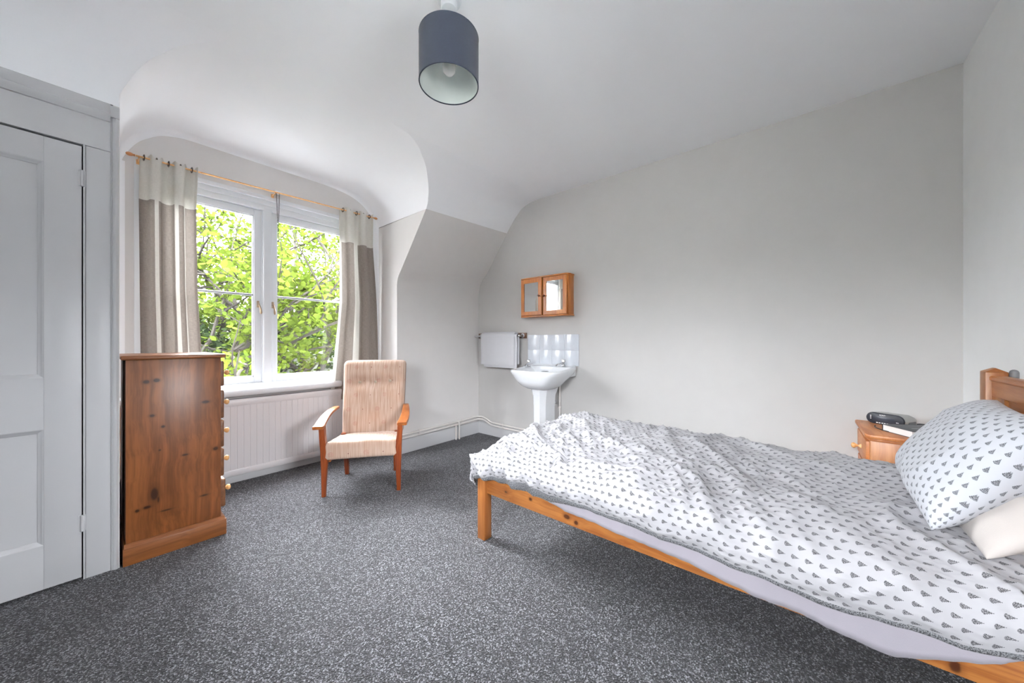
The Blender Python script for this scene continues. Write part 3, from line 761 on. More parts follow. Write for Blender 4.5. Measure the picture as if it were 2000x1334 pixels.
b.grid(P); b.out('seam', M['navy'], sh, 40)
b = B(O)
for k in range(3):
    a = k * 2.094 + .4; b.tube([(LX + .02 * math.cos(a), LY + .02 * math.sin(a), zt - .03), (LX + rr * math.cos(a), LY + rr * math.sin(a), zt - .004)], .0016, 6)
b.lathe([(.020, -.001), (.020, .001), (.024, .001), (.024, -.001)], (LX, LY, zt - .03), n=24, closed=True)
b.out('shade_carrier', M['upvc'], lp)
B(O).lathe([(0, 0), (.014, 0), (.019, -.012), (.019, -.052), (.015, -.056), (0, -.056)], (LX, LY, 2.46), n=20).out('lamp_holder', M['upvc'], lp, 40)
B(O).lathe([(.012, 0), (.013, -.016), (.022, -.032), (.030, -.052), (.0305, -.066), (.026, -.082), (.014, -.093), (0, -.096)], (LX, LY, 2.404), n=28).out('bulb', plain('opal bulb glass', C(238, 238, 236), .15), lp, 60)

# ------------------------------------------------------------------ armchair
def chair_fabric():
    t = NT('pink beige woven upholstery'); v = t.obj()
    g = t.noise(t.map(v, (230, 14, 3.2)), 1, 3, .6); h_ = t.noise(t.map(v, (14, 14, 340)), 1, 2)
    blot = t.noise(v, 7, 2)
    col = t.mix(t.ramp(g, .36, .72), C(180, 157, 142), C(142, 110, 90))
    col = t.mix(t.math('MULTIPLY', t.ramp(blot, .4, .75), .25), col, C(168, 124, 96))
    uv = t.uv(); s_ = t.sep(uv)
    for (P, Q, ou, ov, rad, inkc, st) in ((.24, .24, 0, .02, .018, C(150, 74, 70), .8), (.24, .24, .12, .02, .004, C(120, 70, 62), .9), (.24, .24, .06, .14, .020, C(150, 66, 66), .8), (.24, .24, .18, .14, .004, C(110, 66, 60), .9)):
        fu = t.math('MULTIPLY', t.math('SUBTRACT', t.math('FRACT', t.math('DIVIDE', t.math('ADD', s_[0], ou), P)), .5), P)
        fv = t.math('MULTIPLY', t.math('SUBTRACT', t.math('FRACT', t.math('DIVIDE', t.math('ADD', s_[1], ov), Q)), .5), Q)
        rr_ = t.math('SQRT', t.math('ADD', t.math('MULTIPLY', fu, fu), t.math('MULTIPLY', fv, fv)))
        ang = t.math('ARCTAN2', fv, fu)
        if rad > .01:
            sp_ = t.math('ABSOLUTE', t.math('SUBTRACT', t.math('FRACT', t.math('ADD', t.math('DIVIDE', rr_, .0075), t.math('DIVIDE', ang, 6.283))), .5))
            m_ = t.math('MULTIPLY', t.math('LESS_THAN', sp_, .14), t.math('LESS_THAN', rr_, rad))
            m_ = t.math('MULTIPLY', m_, t.math('GREATER_THAN', t.noise(uv, 260, 1), .42))
        else: m_ = t.math('LESS_THAN', rr_, rad)
        col = t.mix(t.math('MULTIPLY', m_, st), col, inkc)
    t.set(col, .92, Sheen_Weight=.15); t.bump(t.math('ADD', g, h_), .25, .0015); return t.m
M['uphol'] = chair_fabric()
ac = root('armchair', 'pink beige buttoned armchair with teak arms standing in front of the radiator', 'armchair', (1.040, 2.655, 0), R(-37))
OC = (0, 0, 0)
def cush(name, c, h, r, n, deform, parent):
    V, F = rbox(h[0], h[1], h[2], r, n)
    UV = [(v.x + c[0], (v.z if abs(v.y) > h[1] * .7 or h[1] < h[2] else v.y * 1.0) + c[2]) for v in V]
    V = [Vector(deform(v.x, v.y, v.z)) for v in V]
    return mesh(name, V, F, M['uphol'], parent, True, uvs=UV)
def seat_def(x, y, z):
    fy = (y + .225) / .45; cr_ = .012 * (1 - (x / .26) ** 2) * (1 if z > 0 else .2)
    return (x * (1 - .05 * fy) + .272, y + .222, z * (1 - .1 * fy) + .322 - .035 * fy + cr_ - (.005 * nz(x * 9, y * 9) if z > 0 else 0))
cush('seat', (.27, 0, 0), (.258, .228, .060), .022, (14, 14, 6), seat_def, ac)
BT = [(-.128, .128), (.004, .128), (.128, .134)]
def back_def(x, y, z):
    t_ = (z + .32) / .64                                     # 0 bottom, 1 top
    y2 = y
    if y < 0:
        for bx, bz in BT:
            q = ((x - bx) ** 2 / .0022 + (z - bz) ** 2 / .0016); y2 += .028 * math.exp(-q)
        y2 += .016 * math.exp(-((z - .13) / .045) ** 2) * (1 - (x / .27) ** 4)
        y2 -= .012 * (1 - (x / .27) ** 2) * math.sin(min(1, max(0, t_)) * math.pi)
    wd = 1 - .06 * (1 - t_)
    zc = z + .65
    return (x * wd + .288, y2 + .425 + .165 * t_ + .02 * (1 - t_) ** 2, zc - .02 * t_ + .004 * (1 - (x / .26) ** 2) * (t_ > .9))
bk = cush('backrest', (.27, 0, .32), (.262, .046, .32), .036, (26, 3, 34), back_def, ac)
for bx, bz in BT:
    p = back_def(bx, -.046, bz)
    B().ball((p[0], p[1] - .001, p[2]), .0125, 1, .6, 1, 14).out('button', M.setdefault('btn', plain('grey green covered button', C(168, 156, 138), .8)), bk, 60)
def leg(name, outl, y0, y1, ysh=(0, 0), mat_='teak'):
    """outl: (x0, x1, z) rows from floor up"""
    b = B()
    G = []
    zmax = outl[-1][2]
    for (x0, x1, z) in outl:
        s_ = z / zmax; ya_, yb_ = y0 + lerp(ysh[0], 0, s_), y1 + lerp(ysh[1], 0, s_)
        r_ = .005
        G.append([(x0 + r_, ya_, z), (x1 - r_, ya_, z), (x1, ya_ + r_, z), (x1, yb_ - r_, z), (x1 - r_, yb_, z), (x0 + r_, yb_, z), (x0, yb_ - r_, z), (x0, ya_ + r_, z), (x0 + r_, ya_, z)])
    b.grid(G); bmesh.ops.remove_doubles(b.bm, verts=b.bm.verts[:], dist=.0001)
    bmesh.ops.holes_fill(b.bm, edges=[e for e in b.bm.edges if e.is_boundary], sides=12)
    return b.out(name, M[mat_], ac, 30)
leg('leg', [(.000, .028, 0), (-.001, .034, .15), (-.004, .042, .26), (-.006, .038, .33), (-.012, .026, .42), (-.016, .020, .505)], -.01, .045, (.012, -.012))
leg('leg', [(.517, .545, 0), (.510, .547, .15), (.500, .550, .26), (.504, .552, .33), (.518, .556, .42), (.525, .560, .505)], -.01, .045, (.012, -.012))
leg('leg', [(.062, .092, 0), (.055, .092, .2), (.045, .085, .30), (.045, .080, .36)], .37, .42, (.06, .05))
leg('leg', [(.453, .483, 0), (.453, .490, .2), (.460, .500, .30), (.465, .500, .36)], .37, .42, (.06, .05))
for sgn, x0 in ((-1, .0), (1, .545)):
    b = B(); path = [(-.038, .507, .034, 0), (-.02, .509, .037, 0), (.05, .514, .036, 0), (.15, .532, .033, .002), (.27, .553, .029, .004), (.38, .562, .026, .004), (.46, .562, .024, .002), (.475, .560, .02, 0)]
    G = []
    for (y, z, hw, dx) in [tuple(q) for q in cr(path, 3)]:
        xc = x0 + sgn * (.012 - dx * 2) + sgn * (.0 + .018 * math.sin(max(0, y) / .47 * math.pi))
        th = .011; r_ = .004
        G.append([(xc - hw, y, z - th + r_), (xc - hw + r_, y, z - th), (xc + hw - r_, y, z - th), (xc + hw, y, z - th + r_), (xc + hw, y, z + th - r_), (xc + hw - r_, y, z + th), (xc - hw + r_, y, z + th), (xc - hw, y, z + th - r_), (xc - hw, y, z - th + r_)])
    b.grid(G); bmesh.ops.remove_doubles(b.bm, verts=b.bm.verts[:], dist=.0001)
    bmesh.ops.holes_fill(b.bm, edges=[e for e in b.bm.edges if e.is_boundary], sides=12)
    b.out('armrest', M['teak_y'], ac, 35)
b = B(); b.box(.03, .055, .03, .44, .24, .30, .003).box(.49, .515, .03, .44, .24, .30, .003); b.out('side_rail', M['teak_y'], ac)

# ------------------------------------------------------------------ curtains
def curtain_mat(x0, stripes):
    t = NT('taupe and cream linen'); uv = t.sep(t.uv()); v = t.uv()
    wv = t.math('ADD', t.noise(t.map(v, (900, 30, 1)), 1, 2), t.noise(t.map(v, (30, 900, 1)), 1, 2))
    pale = t.ramp(uv[1], -.312, -.309)
    m = pale
    for s0, s1 in stripes:
        m = t.math('MAXIMUM', m, t.math('MULTIPLY', t.math('GREATER_THAN', uv[0], s0), t.math('LESS_THAN', uv[0], s1)))
    taupe = t.mix(t.ramp(wv, .7, 1.3), C(150, 141, 134), C(122, 113, 106))
    cream = t.mix(t.ramp(wv, .7, 1.3), C(214, 211, 204), C(198, 194, 186))
    col = t.mix(m, taupe, cream)
    t.set(col, .95)
    tl_ = t.n('ShaderNodeBsdfTranslucent'); t.l(col, tl_.inputs[0]); mx = t.n('ShaderNodeMixShader')
    mx.inputs[0].default_value = .10; t.l(t.b.outputs[0], mx.inputs[1]); t.l(tl_.outputs[0], mx.inputs[2]); t.l(mx.outputs[0], t.out.inputs[0])
    t.bump(wv, .2, .001)
    return t.m
RODY = 3.395
def rod_z(x): return 2.352 + (x - .155) / (1.85 - .155) * .041
def curtain(lab, xa, xb, zbot, edges, folds, ph, stripes, seed):
    """edges: (z, xleft, xright)"""
    n, m = 150, 70; W = (xb - xa) * 1.9
    V, F, UV = [], [], []
    E_ = np.array(edges)
    for j in range(m + 1):
        tz = j / m
        for i in range(n + 1):
            u = i / n
            ztop = rod_z(lerp(xa, xb, u)) + .030 - .030 * abs(math.sin(folds * math.pi * u + ph)) ** 3 * 1.0
            z = lerp(ztop, zbot, tz)
            xl = np.interp(-z, -E_[:, 0], E_[:, 1]); xr = np.interp(-z, -E_[:, 0], E_[:, 2])
            wob = .35 * nz(u * 3.1, z * .9, seed)
            a = folds * math.pi * u + ph + wob * min(1, (2.4 - z) * 1.2)
            amp = .036 * (1 - .25 * tz) * (.75 + .5 * nz(u * 5, 2.2, seed))
            s_ = math.sin(a)
            y = RODY + math.copysign(abs(s_) ** .7, s_) * amp + .006 * nz(u * 14, z * 2.2, seed + 3) + .02 * tz * nz(u * 2, z, seed)
            uu = u + .16 / folds / math.pi * math.sin(2 * a) * -1.6
            x = lerp(xl, xr, min(1, max(0, uu)))
            V.append((x, min(y, YW - .02), z)); UV.append((u * W, z - 2.39))
    for j in range(m):
        for i in range(n):
            a = j * (n + 1) + i; F.append((a, a + 1, a + n + 2, a + n + 1))
    O = Vector((xa, RODY, zbot)); V = [Vector(v) - O for v in V]
    o = mesh('curtain', V, F, curtain_mat(0, stripes), None, True, uvs=UV); o.location = O
    setp(o, lab, 'curtain')
    for k in range(int(folds)):                       # eyelets where the cloth crosses the rod
        u = ((k + .5) - (ph / math.pi) % 1) / folds
        if u < .04 or u > .97: continue
        x = lerp(xa, xb, u); z = rod_z(x)
        b = B(tuple(O)); b.lathe([(.017 + .0045 * math.cos(a), .003 * math.sin(a)) for a in np.linspace(0, 2 * math.pi, 9)[:-1]], (x, RODY, z), (1, .12, 0), 20, closed=True)
        b.out('eyelet', M['darkmetal'], o, 60)
    return o
M['darkmetal'] = plain('dark bronze', C(84, 70, 60), .35, .8)
LC = curtain('left linen curtain, cream band over taupe, falling behind the chest of drawers', .192, .490, .50, [(2.4, .192, .487), (2.1, .188, .476), (1.5, .192, .482), (1.03, .196, .505), (.5, .196, .51)], 5, .6,
        [(.142, .170), (.34, .372), (.43, .455)], 3)
RC = curtain('right linen curtain, cream band over taupe, falling behind the armchair', 1.500, 1.83, .567, [(2.4, 1.497, 1.832), (2.1, 1.50, 1.83), (1.5, 1.50, 1.87), (.95, 1.45, 1.89), (.56, 1.415, 1.895)], 5, .2,
        [(.0, .05), (.25, .33)], 11)
b = B((1.0, RODY, 2.37)); b.tube([(.172, RODY, rod_z(.172)), (1.835, RODY, rod_z(1.835))], .0058, 12)
rod = b.out('curtain_rod', M['knob'], None, 60); rod.location = (1.0, RODY, 2.37); setp(rod, 'thin pale wooden curtain rod across the top of the window', 'curtain rod')
for x, s_ in ((.170, -1), (1.838, 1)):
    B((1.0, RODY, 2.37)).lathe([(0, 0), (.007, 0), (.008, .004), (.006, .008), (.010, .014), (.0125, .024), (.011, .034), (.006, .041), (0, .043)], (x, RODY, rod_z(x)), (s_, 0, 0), 18).out('finial', wood('turned pine', C(206, 148, 96), C(180, 116, 66), 0), rod, 60)
for x in (.188, 1.80, .972):
    b = B((1.0, RODY, 2.37)); b.box(x - .009, x + .009, YW - .018, YW, rod_z(x) - .028, rod_z(x) + .006, .002); b.tube([(x, YW - .01, rod_z(x) - .008), (x, RODY - .002, rod_z(x) - .008)], .004, 8)
    b.out('bracket', M['knob'], rod, 50)
# beaded blind chain
b = B((1.0, 3.45, 2.3))
for x0, x1, z0, z1 in ((.993, 1.004, 2.391, 2.085), (1.016, 1.008, 2.388, 2.085), (1.006, 1.007, 2.085, 1.965)):
    k = int((z0 - z1) / .0115)
    for i in range(k):
        q = i / k; b.ball((lerp(x0, x1, q), 3.45 + .003 * (x0 > 1.01), lerp(z0, z1, q)), .0042, n=8)
b.tube([(1.006, 3.451, 2.085), (1.006, 3.451, 2.066)], .0055, 8).tube([(1.007, 3.451, 1.992), (1.007, 3.451, 1.972)], .0052, 8)
o = b.out('blind_chain', M['black']); o.location = (1.0, 3.45, 2.3); setp(o, 'black beaded blind chain hanging in front of the window', 'blind chain')
o2 = B((1.0, 3.45, 2.3)).box(.985, 1.022, 3.44, 3.489, 2.388, 2.406, .003).out('bracket', M['upvc'], o)

# ------------------------------------------------------------------ bed
bed = root('bed', 'single orange pine bed with panelled headboard against the far right wall', 'bed', BD)
O = BD
BX0, BX1 = 1.400, 2.310
for (x0, x1) in ((BX0, BX0 + .057), (BX1 - .057, BX1)):
    B(O).box(x0, x1, 1.371, 1.427, 0, .385, .003).out('leg', M['pine_up'], bed)
    b = B(O); b.box(x0, x1, -.606, -.550, 0, 1.000, .003)
    b.grid([[(x0, -.606, 1.0), (x1, -.606, 1.0)], [(x0 + .014, -.578, 1.016), (x1 - .014, -.578, 1.016)], [(x0, -.55, 1.0), (x1, -.55, 1.0)]])
    b.bm.faces.new([b.bm.verts.new(p) for p in ((x0, -.606, 1.0), (x0 + .014, -.578, 1.016), (x0, -.55, 1.0))])
    b.bm.faces.new([b.bm.verts.new(p) for p in ((x1, -.606, 1.0), (x1 - .014, -.578, 1.016), (x1, -.55, 1.0))])
    b.out('post', M['pine_up'], bed)
for (x0, x1) in ((1.420, 1.444), (2.266, 2.290)):
    b = B(O); b.prism([(x0, .262), (x0, .380), (x1, .380), (x1, .262)], 1, -.551, 1.372, .003); b.out('side_rail', M['pine'], bed)
B(O).box(BX0 + .05, BX1 - .05, 1.385, 1.410, .262, .380, .003).out('foot_rail', M['pine_x'], bed)
b = B(O); yb, yf = -.598, -.566
b.box(BX0 + .05, BX1 - .05, yb, yf, .905, .968, .003).box(BX0 + .05, BX1 - .05, yb, yf, .45, .53, .003)
b.prism([(-.604, .966), (-.604, .980), (-.598, .986), (-.566, .986), (-.559, .980), (-.560, .970), (-.566, .964)], 0, BX0 + .05, BX1 - .05)
hbd = b.out('headboard', M['pine_hb'] if 'pine_hb' in M else M.setdefault('pine_hb', wood('orange pine headboard', C(184, 122, 70), C(150, 88, 44), 0, rough=.36)), bed)
for q0, q1 in ((BX0 + .05, BX0 + .16), (BX1 - .167, BX1 - .055), (1.80, 1.90)): B(O).box(q0, q1, yb, yf, .52, .907).out('stile', M['pine_up'], hbd)
B(O).box(BX0 + .1, BX1 - .1, yb + .008, yf - .010, .50, .91).out('panel', M['pine_hb'], hbd)
B(O).tube([(2.262, -.62, .93), (2.262, -.62, 1.0)], .012, 14).ball((2.262, -.62, 1.0), .012, n=14).box(2.25, 2.274, -.632, -.598, .92, .95, .003).out('grey_stub', plain('matte mid grey', C(120, 120, 122), .7), hbd, 60)  # small grey rounded stub behind the headboard, identity unclear
for k in range(9):
    y = lerp(-.42, 1.25, k / 8); B(O).box(1.44, 2.27, y, y + .07, .285, .302, .002).out('slat', M['pine_x'], bed)
o = mesh('mattress', *[q if i else [v for v in q] for i, q in enumerate(rbox(.413, .955, .095, .035, (10, 14, 3)))], M['mattress'], None, True)
o.location = (1.856, .402, .398); setp(o, 'pale single mattress lying in the pine bed frame under the printed duvet', 'mattress')

SH = [(.945, .348), (.897, .342), (.851, .33), (.779, .331), (.703, .328), (.612, .32), (.566, .318), (.405, .309), (.324, .307), (.249, .296), (.212, .289), (.116, .277), (.04, .277), (-.001, .275), (-.057, .265), (-.103, .264), (-.144, .258), (-.194, .258), (-.225, .274), (-.27, .298), (-.331, .325), (-.367, .345), (-.376, .356), (-.397, .369), (-.55, .372)]
SH = np.array(SH)[::-1]
V, F = [], []; n, m = 260, 10
for i in range(n + 1):
    y = lerp(1.02, -.545, i / n); zb_ = float(np.interp(y, SH[:, 0], SH[:, 1])) if y < .945 else lerp(.348, .40, (y - .945) / .075)
    crease = .008 * nz(y * 9, 1.7) + .003 * math.sin(y * 120 + 5 * nz(y * 6, 0)) * max(0, nz(y * 5, 4) + .4) 
    for j in range(m + 1):
        t_ = j / m; z = lerp(.455, zb_, t_)
        x = 1.405 - .004 + (.03 * (1 - t_) ** 2) - .0 + crease * t_ - .010 * t_ * max(0, nz(y * 2.3, 7))
        V.append((min(x, 1.417) - O[0], y - O[1], z + .002 * nz(y * 30, z * 9) - O[2]))
for i in range(n):
    for j in range(m): a = i * (m + 1) + j; F.append((a, a + 1, a + m + 2, a + m + 1))
o = mesh('bed_sheet', V, F, M['sheet'], None, True); o.location = O
md = o.modifiers.new('thick', 'SOLIDIFY'); md.thickness = .0015; md.offset = 1
setp(o, 'lilac grey sheet hanging over the side rail below the duvet', 'sheet')

HEM = np.array([(1.48, .356), (1.438, .361), (1.337, .375), (1.267, .386), (1.165, .405), (1.055, .412), (.985, .397), (.918, .391), (.835, .398), (.757, .401), (.683, .4), (.614, .396), (.549, .399), (.393, .386), (.29, .38), (.197, .369), (.112, .37), (.035, .366), (-.035, .356), (-.1, .358), (-.14, .368), (-.189, .368), (-.218, .372), (-.262, .374), (-.298, .371), (-.321, .373), (-.354, .383), (-.386, .394), (-.55, .42)])[::-1]
def ridge(p, q, s_): return 1 - min(1, abs(nz(p, q, s_)) * 3.2)
def wrk(X, Y):
    wx, wy = X + .10 * nz(X * 2.3, Y * 2.3, 5), Y + .12 * nz(X * 2.1, Y * 2.1, 9)
    e1, e2 = wx * .82 + wy * .57, -wx * .57 + wy * .82
    act = .55 + .45 * min(1, max(0, (Y + .1) / .5)) * min(1, max(.2, (2.35 - X) / .5))
    patch = .45 + .75 * max(0, min(1, .5 + 1.4 * nz(X * 1.7, Y * 1.7, 33)))
    d = .032 * ridge(e1 * 1.5, e2 * 5.2, 1) ** 2 * patch
    d += .024 * ridge(e1 * 3.0 + 7, e2 * 9.5, 2) ** 2 * (1.4 - patch)
    f1, f2 = wx * .9 - wy * .43, wx * .43 + wy * .9
    d += .017 * ridge(f1 * 4 + 3, f2 * 12, 4) ** 3
    d += .008 * ridge(e1 * 9 + 1, e2 * 22, 14) ** 2
    d += .0025 * nz(X * 26, Y * 26, 3) + .008 * nz(X * 3, Y * 3, 8)
    return d * act
prof = [(1.362, 0), (1.352, .28), (1.358, .52), (1.392, .76), (1.452, .91), (1.54, .985), (1.66, 1.0), (1.8, 1.0), (1.95, 1.0), (2.1, 1.0), (2.23, .985), (2.315, .90), (2.362, .72), (2.372, .45), (2.365, .2)]
PX = cr(prof, 20)
FY = cr([(-.50, 0), (-.3, 0), (0, 0), (.4, 0), (.8, 0), (1.1, .0), (1.26, .008), (1.36, .035), (1.43, .085), (1.468, .14), (1.478, .19), (1.474, .215)], 22)
def du_top(X, Y): return .553 + .042 * min(1, max(0, (X - 1.45) / .7)) - .012 * math.exp(-((Y - .1) / .25) ** 2) + .012 * math.exp(-((Y - 1.2) / .3) ** 2) * (X > 1.5)
zmid = .39
arcx = np.concatenate([[0], np.cumsum(np.hypot(np.diff(PX[:, 0]), np.diff(PX[:, 1] * .18)))])
arcy = np.concatenate([[0], np.cumsum(np.hypot(np.diff(FY[:, 0]), np.diff(FY[:, 1])))])
G = np.zeros((len(FY), len(PX), 3))
for j, (Y, dy) in enumerate(FY):
    zh = float(np.interp(Y, HEM[:, 0], HEM[:, 1]))
    for i, (X, q) in enumerate(PX):
        zt_ = du_top(X, Y); dx = (1 - q) * (zt_ - zh) if X < 1.9 else (1 - q) * .2
        drop = (dx ** 4 + dy ** 4) ** .25 if dy > .002 else dx
        round_in = .03 * (dy / .2) ** 2 * (1 - q)
        G[j, i] = (X + round_in + .012 * nz(Y * 5, q * 2, 4) * (1 - q) - .0, Y - .04 * (1 - q) * (dy / .215) , zt_ - drop)
Nn = np.zeros_like(G); gx = np.gradient(G, axis=1); gy = np.gradient(G, axis=0); Nn = np.cross(gx, gy); Nn /= (np.linalg.norm(Nn, axis=2)[..., None] + 1e-9)
if Nn[len(FY) // 2, len(PX) // 2, 2] < 0: Nn = -Nn
V, UV = [], []
for j in range(len(FY)):
    for i in range(len(PX)):
        a, b_ = arcx[i], arcy[j]; s_ = wrk(1.30 + a, FY[0, 0] + b_)
        side = max(0, 1 - a / .22)
        s_ = s_ * (1 - .35 * side) + side * .009 * math.sin(b_ * 55 + 4 * nz(b_ * 3, 1)) * max(0, min(1, (FY[j, 0] - .6) / .5)) 
        if a < .03: s_ *= a / .03 * .6 + .4
        p = G[j, i] + Nn[j, i] * (s_ - .012); V.append(p - np.array(O)); UV.append((a, b_))
npx = len(PX); F = [(j * npx + i, j * npx + i + 1, (j + 1) * npx + i + 1, (j + 1) * npx + i) for j in range(len(FY) - 1) for i in range(npx - 1)]
dv = mesh('duvet', V, F, M['duvet'], None, True, uvs=UV); dv.location = O
md = dv.modifiers.new('thick', 'SOLIDIFY'); md.thickness = .006; md.offset = -1
setp(dv, 'rumpled white duvet with small grey tree print spread over the bed', 'duvet')
# dark printed trim showing along the hem (near side and head end)
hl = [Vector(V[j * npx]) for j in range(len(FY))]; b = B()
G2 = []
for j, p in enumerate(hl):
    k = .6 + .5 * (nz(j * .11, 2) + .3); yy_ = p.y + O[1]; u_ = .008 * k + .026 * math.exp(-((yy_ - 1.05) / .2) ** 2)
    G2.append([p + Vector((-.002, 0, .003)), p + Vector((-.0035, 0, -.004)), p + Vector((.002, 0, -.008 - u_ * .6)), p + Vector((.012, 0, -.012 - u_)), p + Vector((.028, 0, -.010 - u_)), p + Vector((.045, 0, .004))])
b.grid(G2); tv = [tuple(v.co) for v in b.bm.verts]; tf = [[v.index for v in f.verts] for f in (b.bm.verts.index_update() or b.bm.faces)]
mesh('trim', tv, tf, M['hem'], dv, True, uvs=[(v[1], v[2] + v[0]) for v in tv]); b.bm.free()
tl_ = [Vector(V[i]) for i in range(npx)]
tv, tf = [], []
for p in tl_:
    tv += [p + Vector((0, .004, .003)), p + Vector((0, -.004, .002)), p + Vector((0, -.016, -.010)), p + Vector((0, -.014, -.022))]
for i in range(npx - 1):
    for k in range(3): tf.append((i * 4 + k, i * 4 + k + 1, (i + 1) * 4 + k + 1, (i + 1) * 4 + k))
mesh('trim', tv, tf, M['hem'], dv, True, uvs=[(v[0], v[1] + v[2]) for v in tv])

# ------------------------------------------------------------------ pillows
def pillow(name, lab, c, hu, hv, T, tilt, rz, mat_, seed, ear=.02, wr=.012, roll=0):
    n, m = 72, 56; V, F, UV = [], [], []
    Rm = Matrix.Rotation(rz, 3, 'Z') @ Matrix.Rotation(roll, 3, 'Y') @ Matrix.Rotation(tilt, 3, 'X')
    for sd in (1, -1):
        for j in range(m + 1):
            for i in range(n + 1):
                u, v = 2 * i / n - 1, 2 * j / m - 1
                u = math.sin(u * math.pi / 2) * .35 + u * .65; v = math.sin(v * math.pi / 2) * .35 + v * .65
                e = max(0, (1 - abs(u) ** 3.0)) * max(0, (1 - abs(v) ** 3.0))
                t_ = T * e ** .55
                pinch_u = 1 - .045 * (1 - v * v) * abs(u) ** 3; pinch_v = 1 - .07 * (1 - u * u) * abs(v) ** 3
                x, y = u * hu * pinch_u, v * hv * pinch_v
                w_ = wr * (ridge(x * 4 + y * 3, y * 6 - x * 3, seed) ** 2 - .4) * min(1, e * 3) + .010 * nz(x * 5, y * 5, seed + 1) * min(1, e * 4)
                z = sd * (t_ + w_ * (1 if sd > 0 else .3))
                p = Rm @ Vector((x, y, z)); V.append(p); UV.append((x + math.copysign(T * .8 * (1 - max(0, 1 - abs(u) ** 3) ** .55), u), y + math.copysign(T * .8 * (1 - max(0, 1 - abs(v) ** 3) ** .55), v)))
    k = (n + 1) * (m + 1)
    for s_ in (0, 1):
        for j in range(m):
            for i in range(n):
                a = s_ * k + j * (n + 1) + i; f = (a, a + 1, a + n + 2, a + n + 1); F.append(f if s_ == 0 else f[::-1])
    o = mesh(name, V, F, mat_, None, True, uvs=UV); bm = bmesh.new(); bm.from_mesh(o.data); bmesh.ops.remove_doubles(bm, verts=bm.verts[:], dist=.0008); bm.to_mesh(o.data); bm.free()
    o.location = c; return setp(o, lab, 'pillow')
pillow('pillow', 'plump white pillow with grey tree print leaning on the headboard', (1.865, -.420, .735), .300, .205, .112, R(125), R(-3), M['case'], 5, wr=.022)
pillow('pillow', 'plain cream pillow squashed under the printed pillow', (1.80, -.478, .648), .285, .16, .075, R(140), R(3), M['plainpillow'], 21, wr=.02)

# ------------------------------------------------------------------ bedside cabinet and what stands on it
O = (2.82, -.45, 0)
ns = root('bedside_cabinet', 'small pine bedside cabinet in the corner between the bed and the beige wall', 'bedside cabinet', O)
nx0, nx1, ny0, ny1 = 2.605, 3.035, -.655, -.268
B(O).box(nx0, nx1, ny0, ny1, .05, .606, .003).out('body', wood('light pine side', C(206, 142, 84), C(166, 98, 48), 2, scale=.8, rough=.35), ns)
b = B(O); e = .022
b.prism([(nx0 - e + .02, ny1 + e), (nx0 - e, ny1 + e - .02), (nx0 - e, ny0 - .0), (nx1 + .008, ny0), (nx1 + .008, ny1 + e)], 2, .613, .635, .006)
b.prism([(nx0 - .010 + .018, ny1 + .010), (nx0 - .010, ny1 + .010 - .018), (nx0 - .010, ny0), (nx1, ny0), (nx1, ny1 + .010)], 2, .600, .614, .004)
b.out('top', M['pine_x'], ns)
B(O).box(nx0 - .008, nx1 + .005, ny0, ny1 + .012, .0, .075, .004).out('plinth', M['pine_x'], ns)
dr = B(O).box(nx0 + .03, nx1 - .03, ny1 - .01, ny1 + .014, .455, .590, .005).out('drawer', M['pine_x'], ns)
B(O).lathe([(.014, 0), (.012, .004), (.006, .010), (.006, .016), (.013, .024), (.016, .032), (.012, .040), (0, .043)], (2.82, ny1 + .014, .520), (0, 1, 0), 20).out('knob', M['knob'], dr, 60)
dr = B(O).box(nx0 + .03, nx1 - .03, ny1 - .01, ny1 + .012, .095, .44, .005).out('door', M['pine_x'], ns)
B(O).lathe([(.014, 0), (.012, .004), (.006, .010), (.006, .016), (.013, .024), (.016, .032), (.012, .040), (0, .043)], (2.70, ny1 + .012, .30), (0, 1, 0), 20).out('knob', M['knob'], dr, 60)

def text_mesh(name, s_, size, mat_, parent, mtx):
    cu = bpy.data.curves.new(name, 'FONT'); cu.body = s_; cu.size = size; cu.extrude = .0002; cu.align_x = 'CENTER'; cu.align_y = 'CENTER'
    to = bpy.data.objects.new(name + '_t', cu); COL.objects.link(to); dg = bpy.context.evaluated_depsgraph_get()
    me = bpy.data.meshes.new_from_object(to.evaluated_get(dg)); bpy.data.objects.remove(to)
    me.transform(mtx); me.materials.clear(); return link(name, me, mat_, parent)
M['print'] = plain('white print', C(236, 236, 238), .6)
# clock radio: local x = along the front (right), y = depth away from the front, z up
ra = math.atan2(-.85, -.53)
rd = root('clock_radio', 'silver grey clock radio with a black oval front on the bedside cabinet', 'radio', (2.936, -.36, .6352), ra)
def stad(y, hw, z0, z1, inset=0):
    r_ = (z1 - z0) / 2 - inset; zc = (z0 + z1) / 2; P = []
    for k in range(25):
        a = -math.pi / 2 + math.pi * k / 24; P.append((hw - inset - r_ + r_ * math.cos(a), y, zc + r_ * math.sin(a)))
    for k in range(25):
        a = math.pi / 2 + math.pi * k / 24; P.append((-hw + inset + r_ + r_ * math.cos(a), y, zc + r_ * math.sin(a)))
    return P
def loft(b, rings):
    b.grid([r_ + [r_[0]] for r_ in rings]); bmesh.ops.remove_doubles(b.bm, verts=b.bm.verts[:], dist=.00005)
    bmesh.ops.holes_fill(b.bm, edges=[e for e in b.bm.edges if e.is_boundary], sides=80)
b = B(); loft(b, [stad(.004, .0835, 0, .064), stad(.03, .084, 0, .066), stad(.10, .082, .0, .062), stad(.135, .078, .002, .054, .003), stad(.148, .068, .006, .044, .006)])
b.out('case', plain('silver grey plastic', C(170, 170, 168), .4), rd, 60)
b = B(); loft(b, [stad(.006, .0845, -.0002, .066, 0), stad(.0, .0835, .0, .065, .001), stad(-.002, .082, .001, .064, .003)]); b.out('front_panel', plain('black plastic front', C(40, 42, 50), .45), rd, 50)
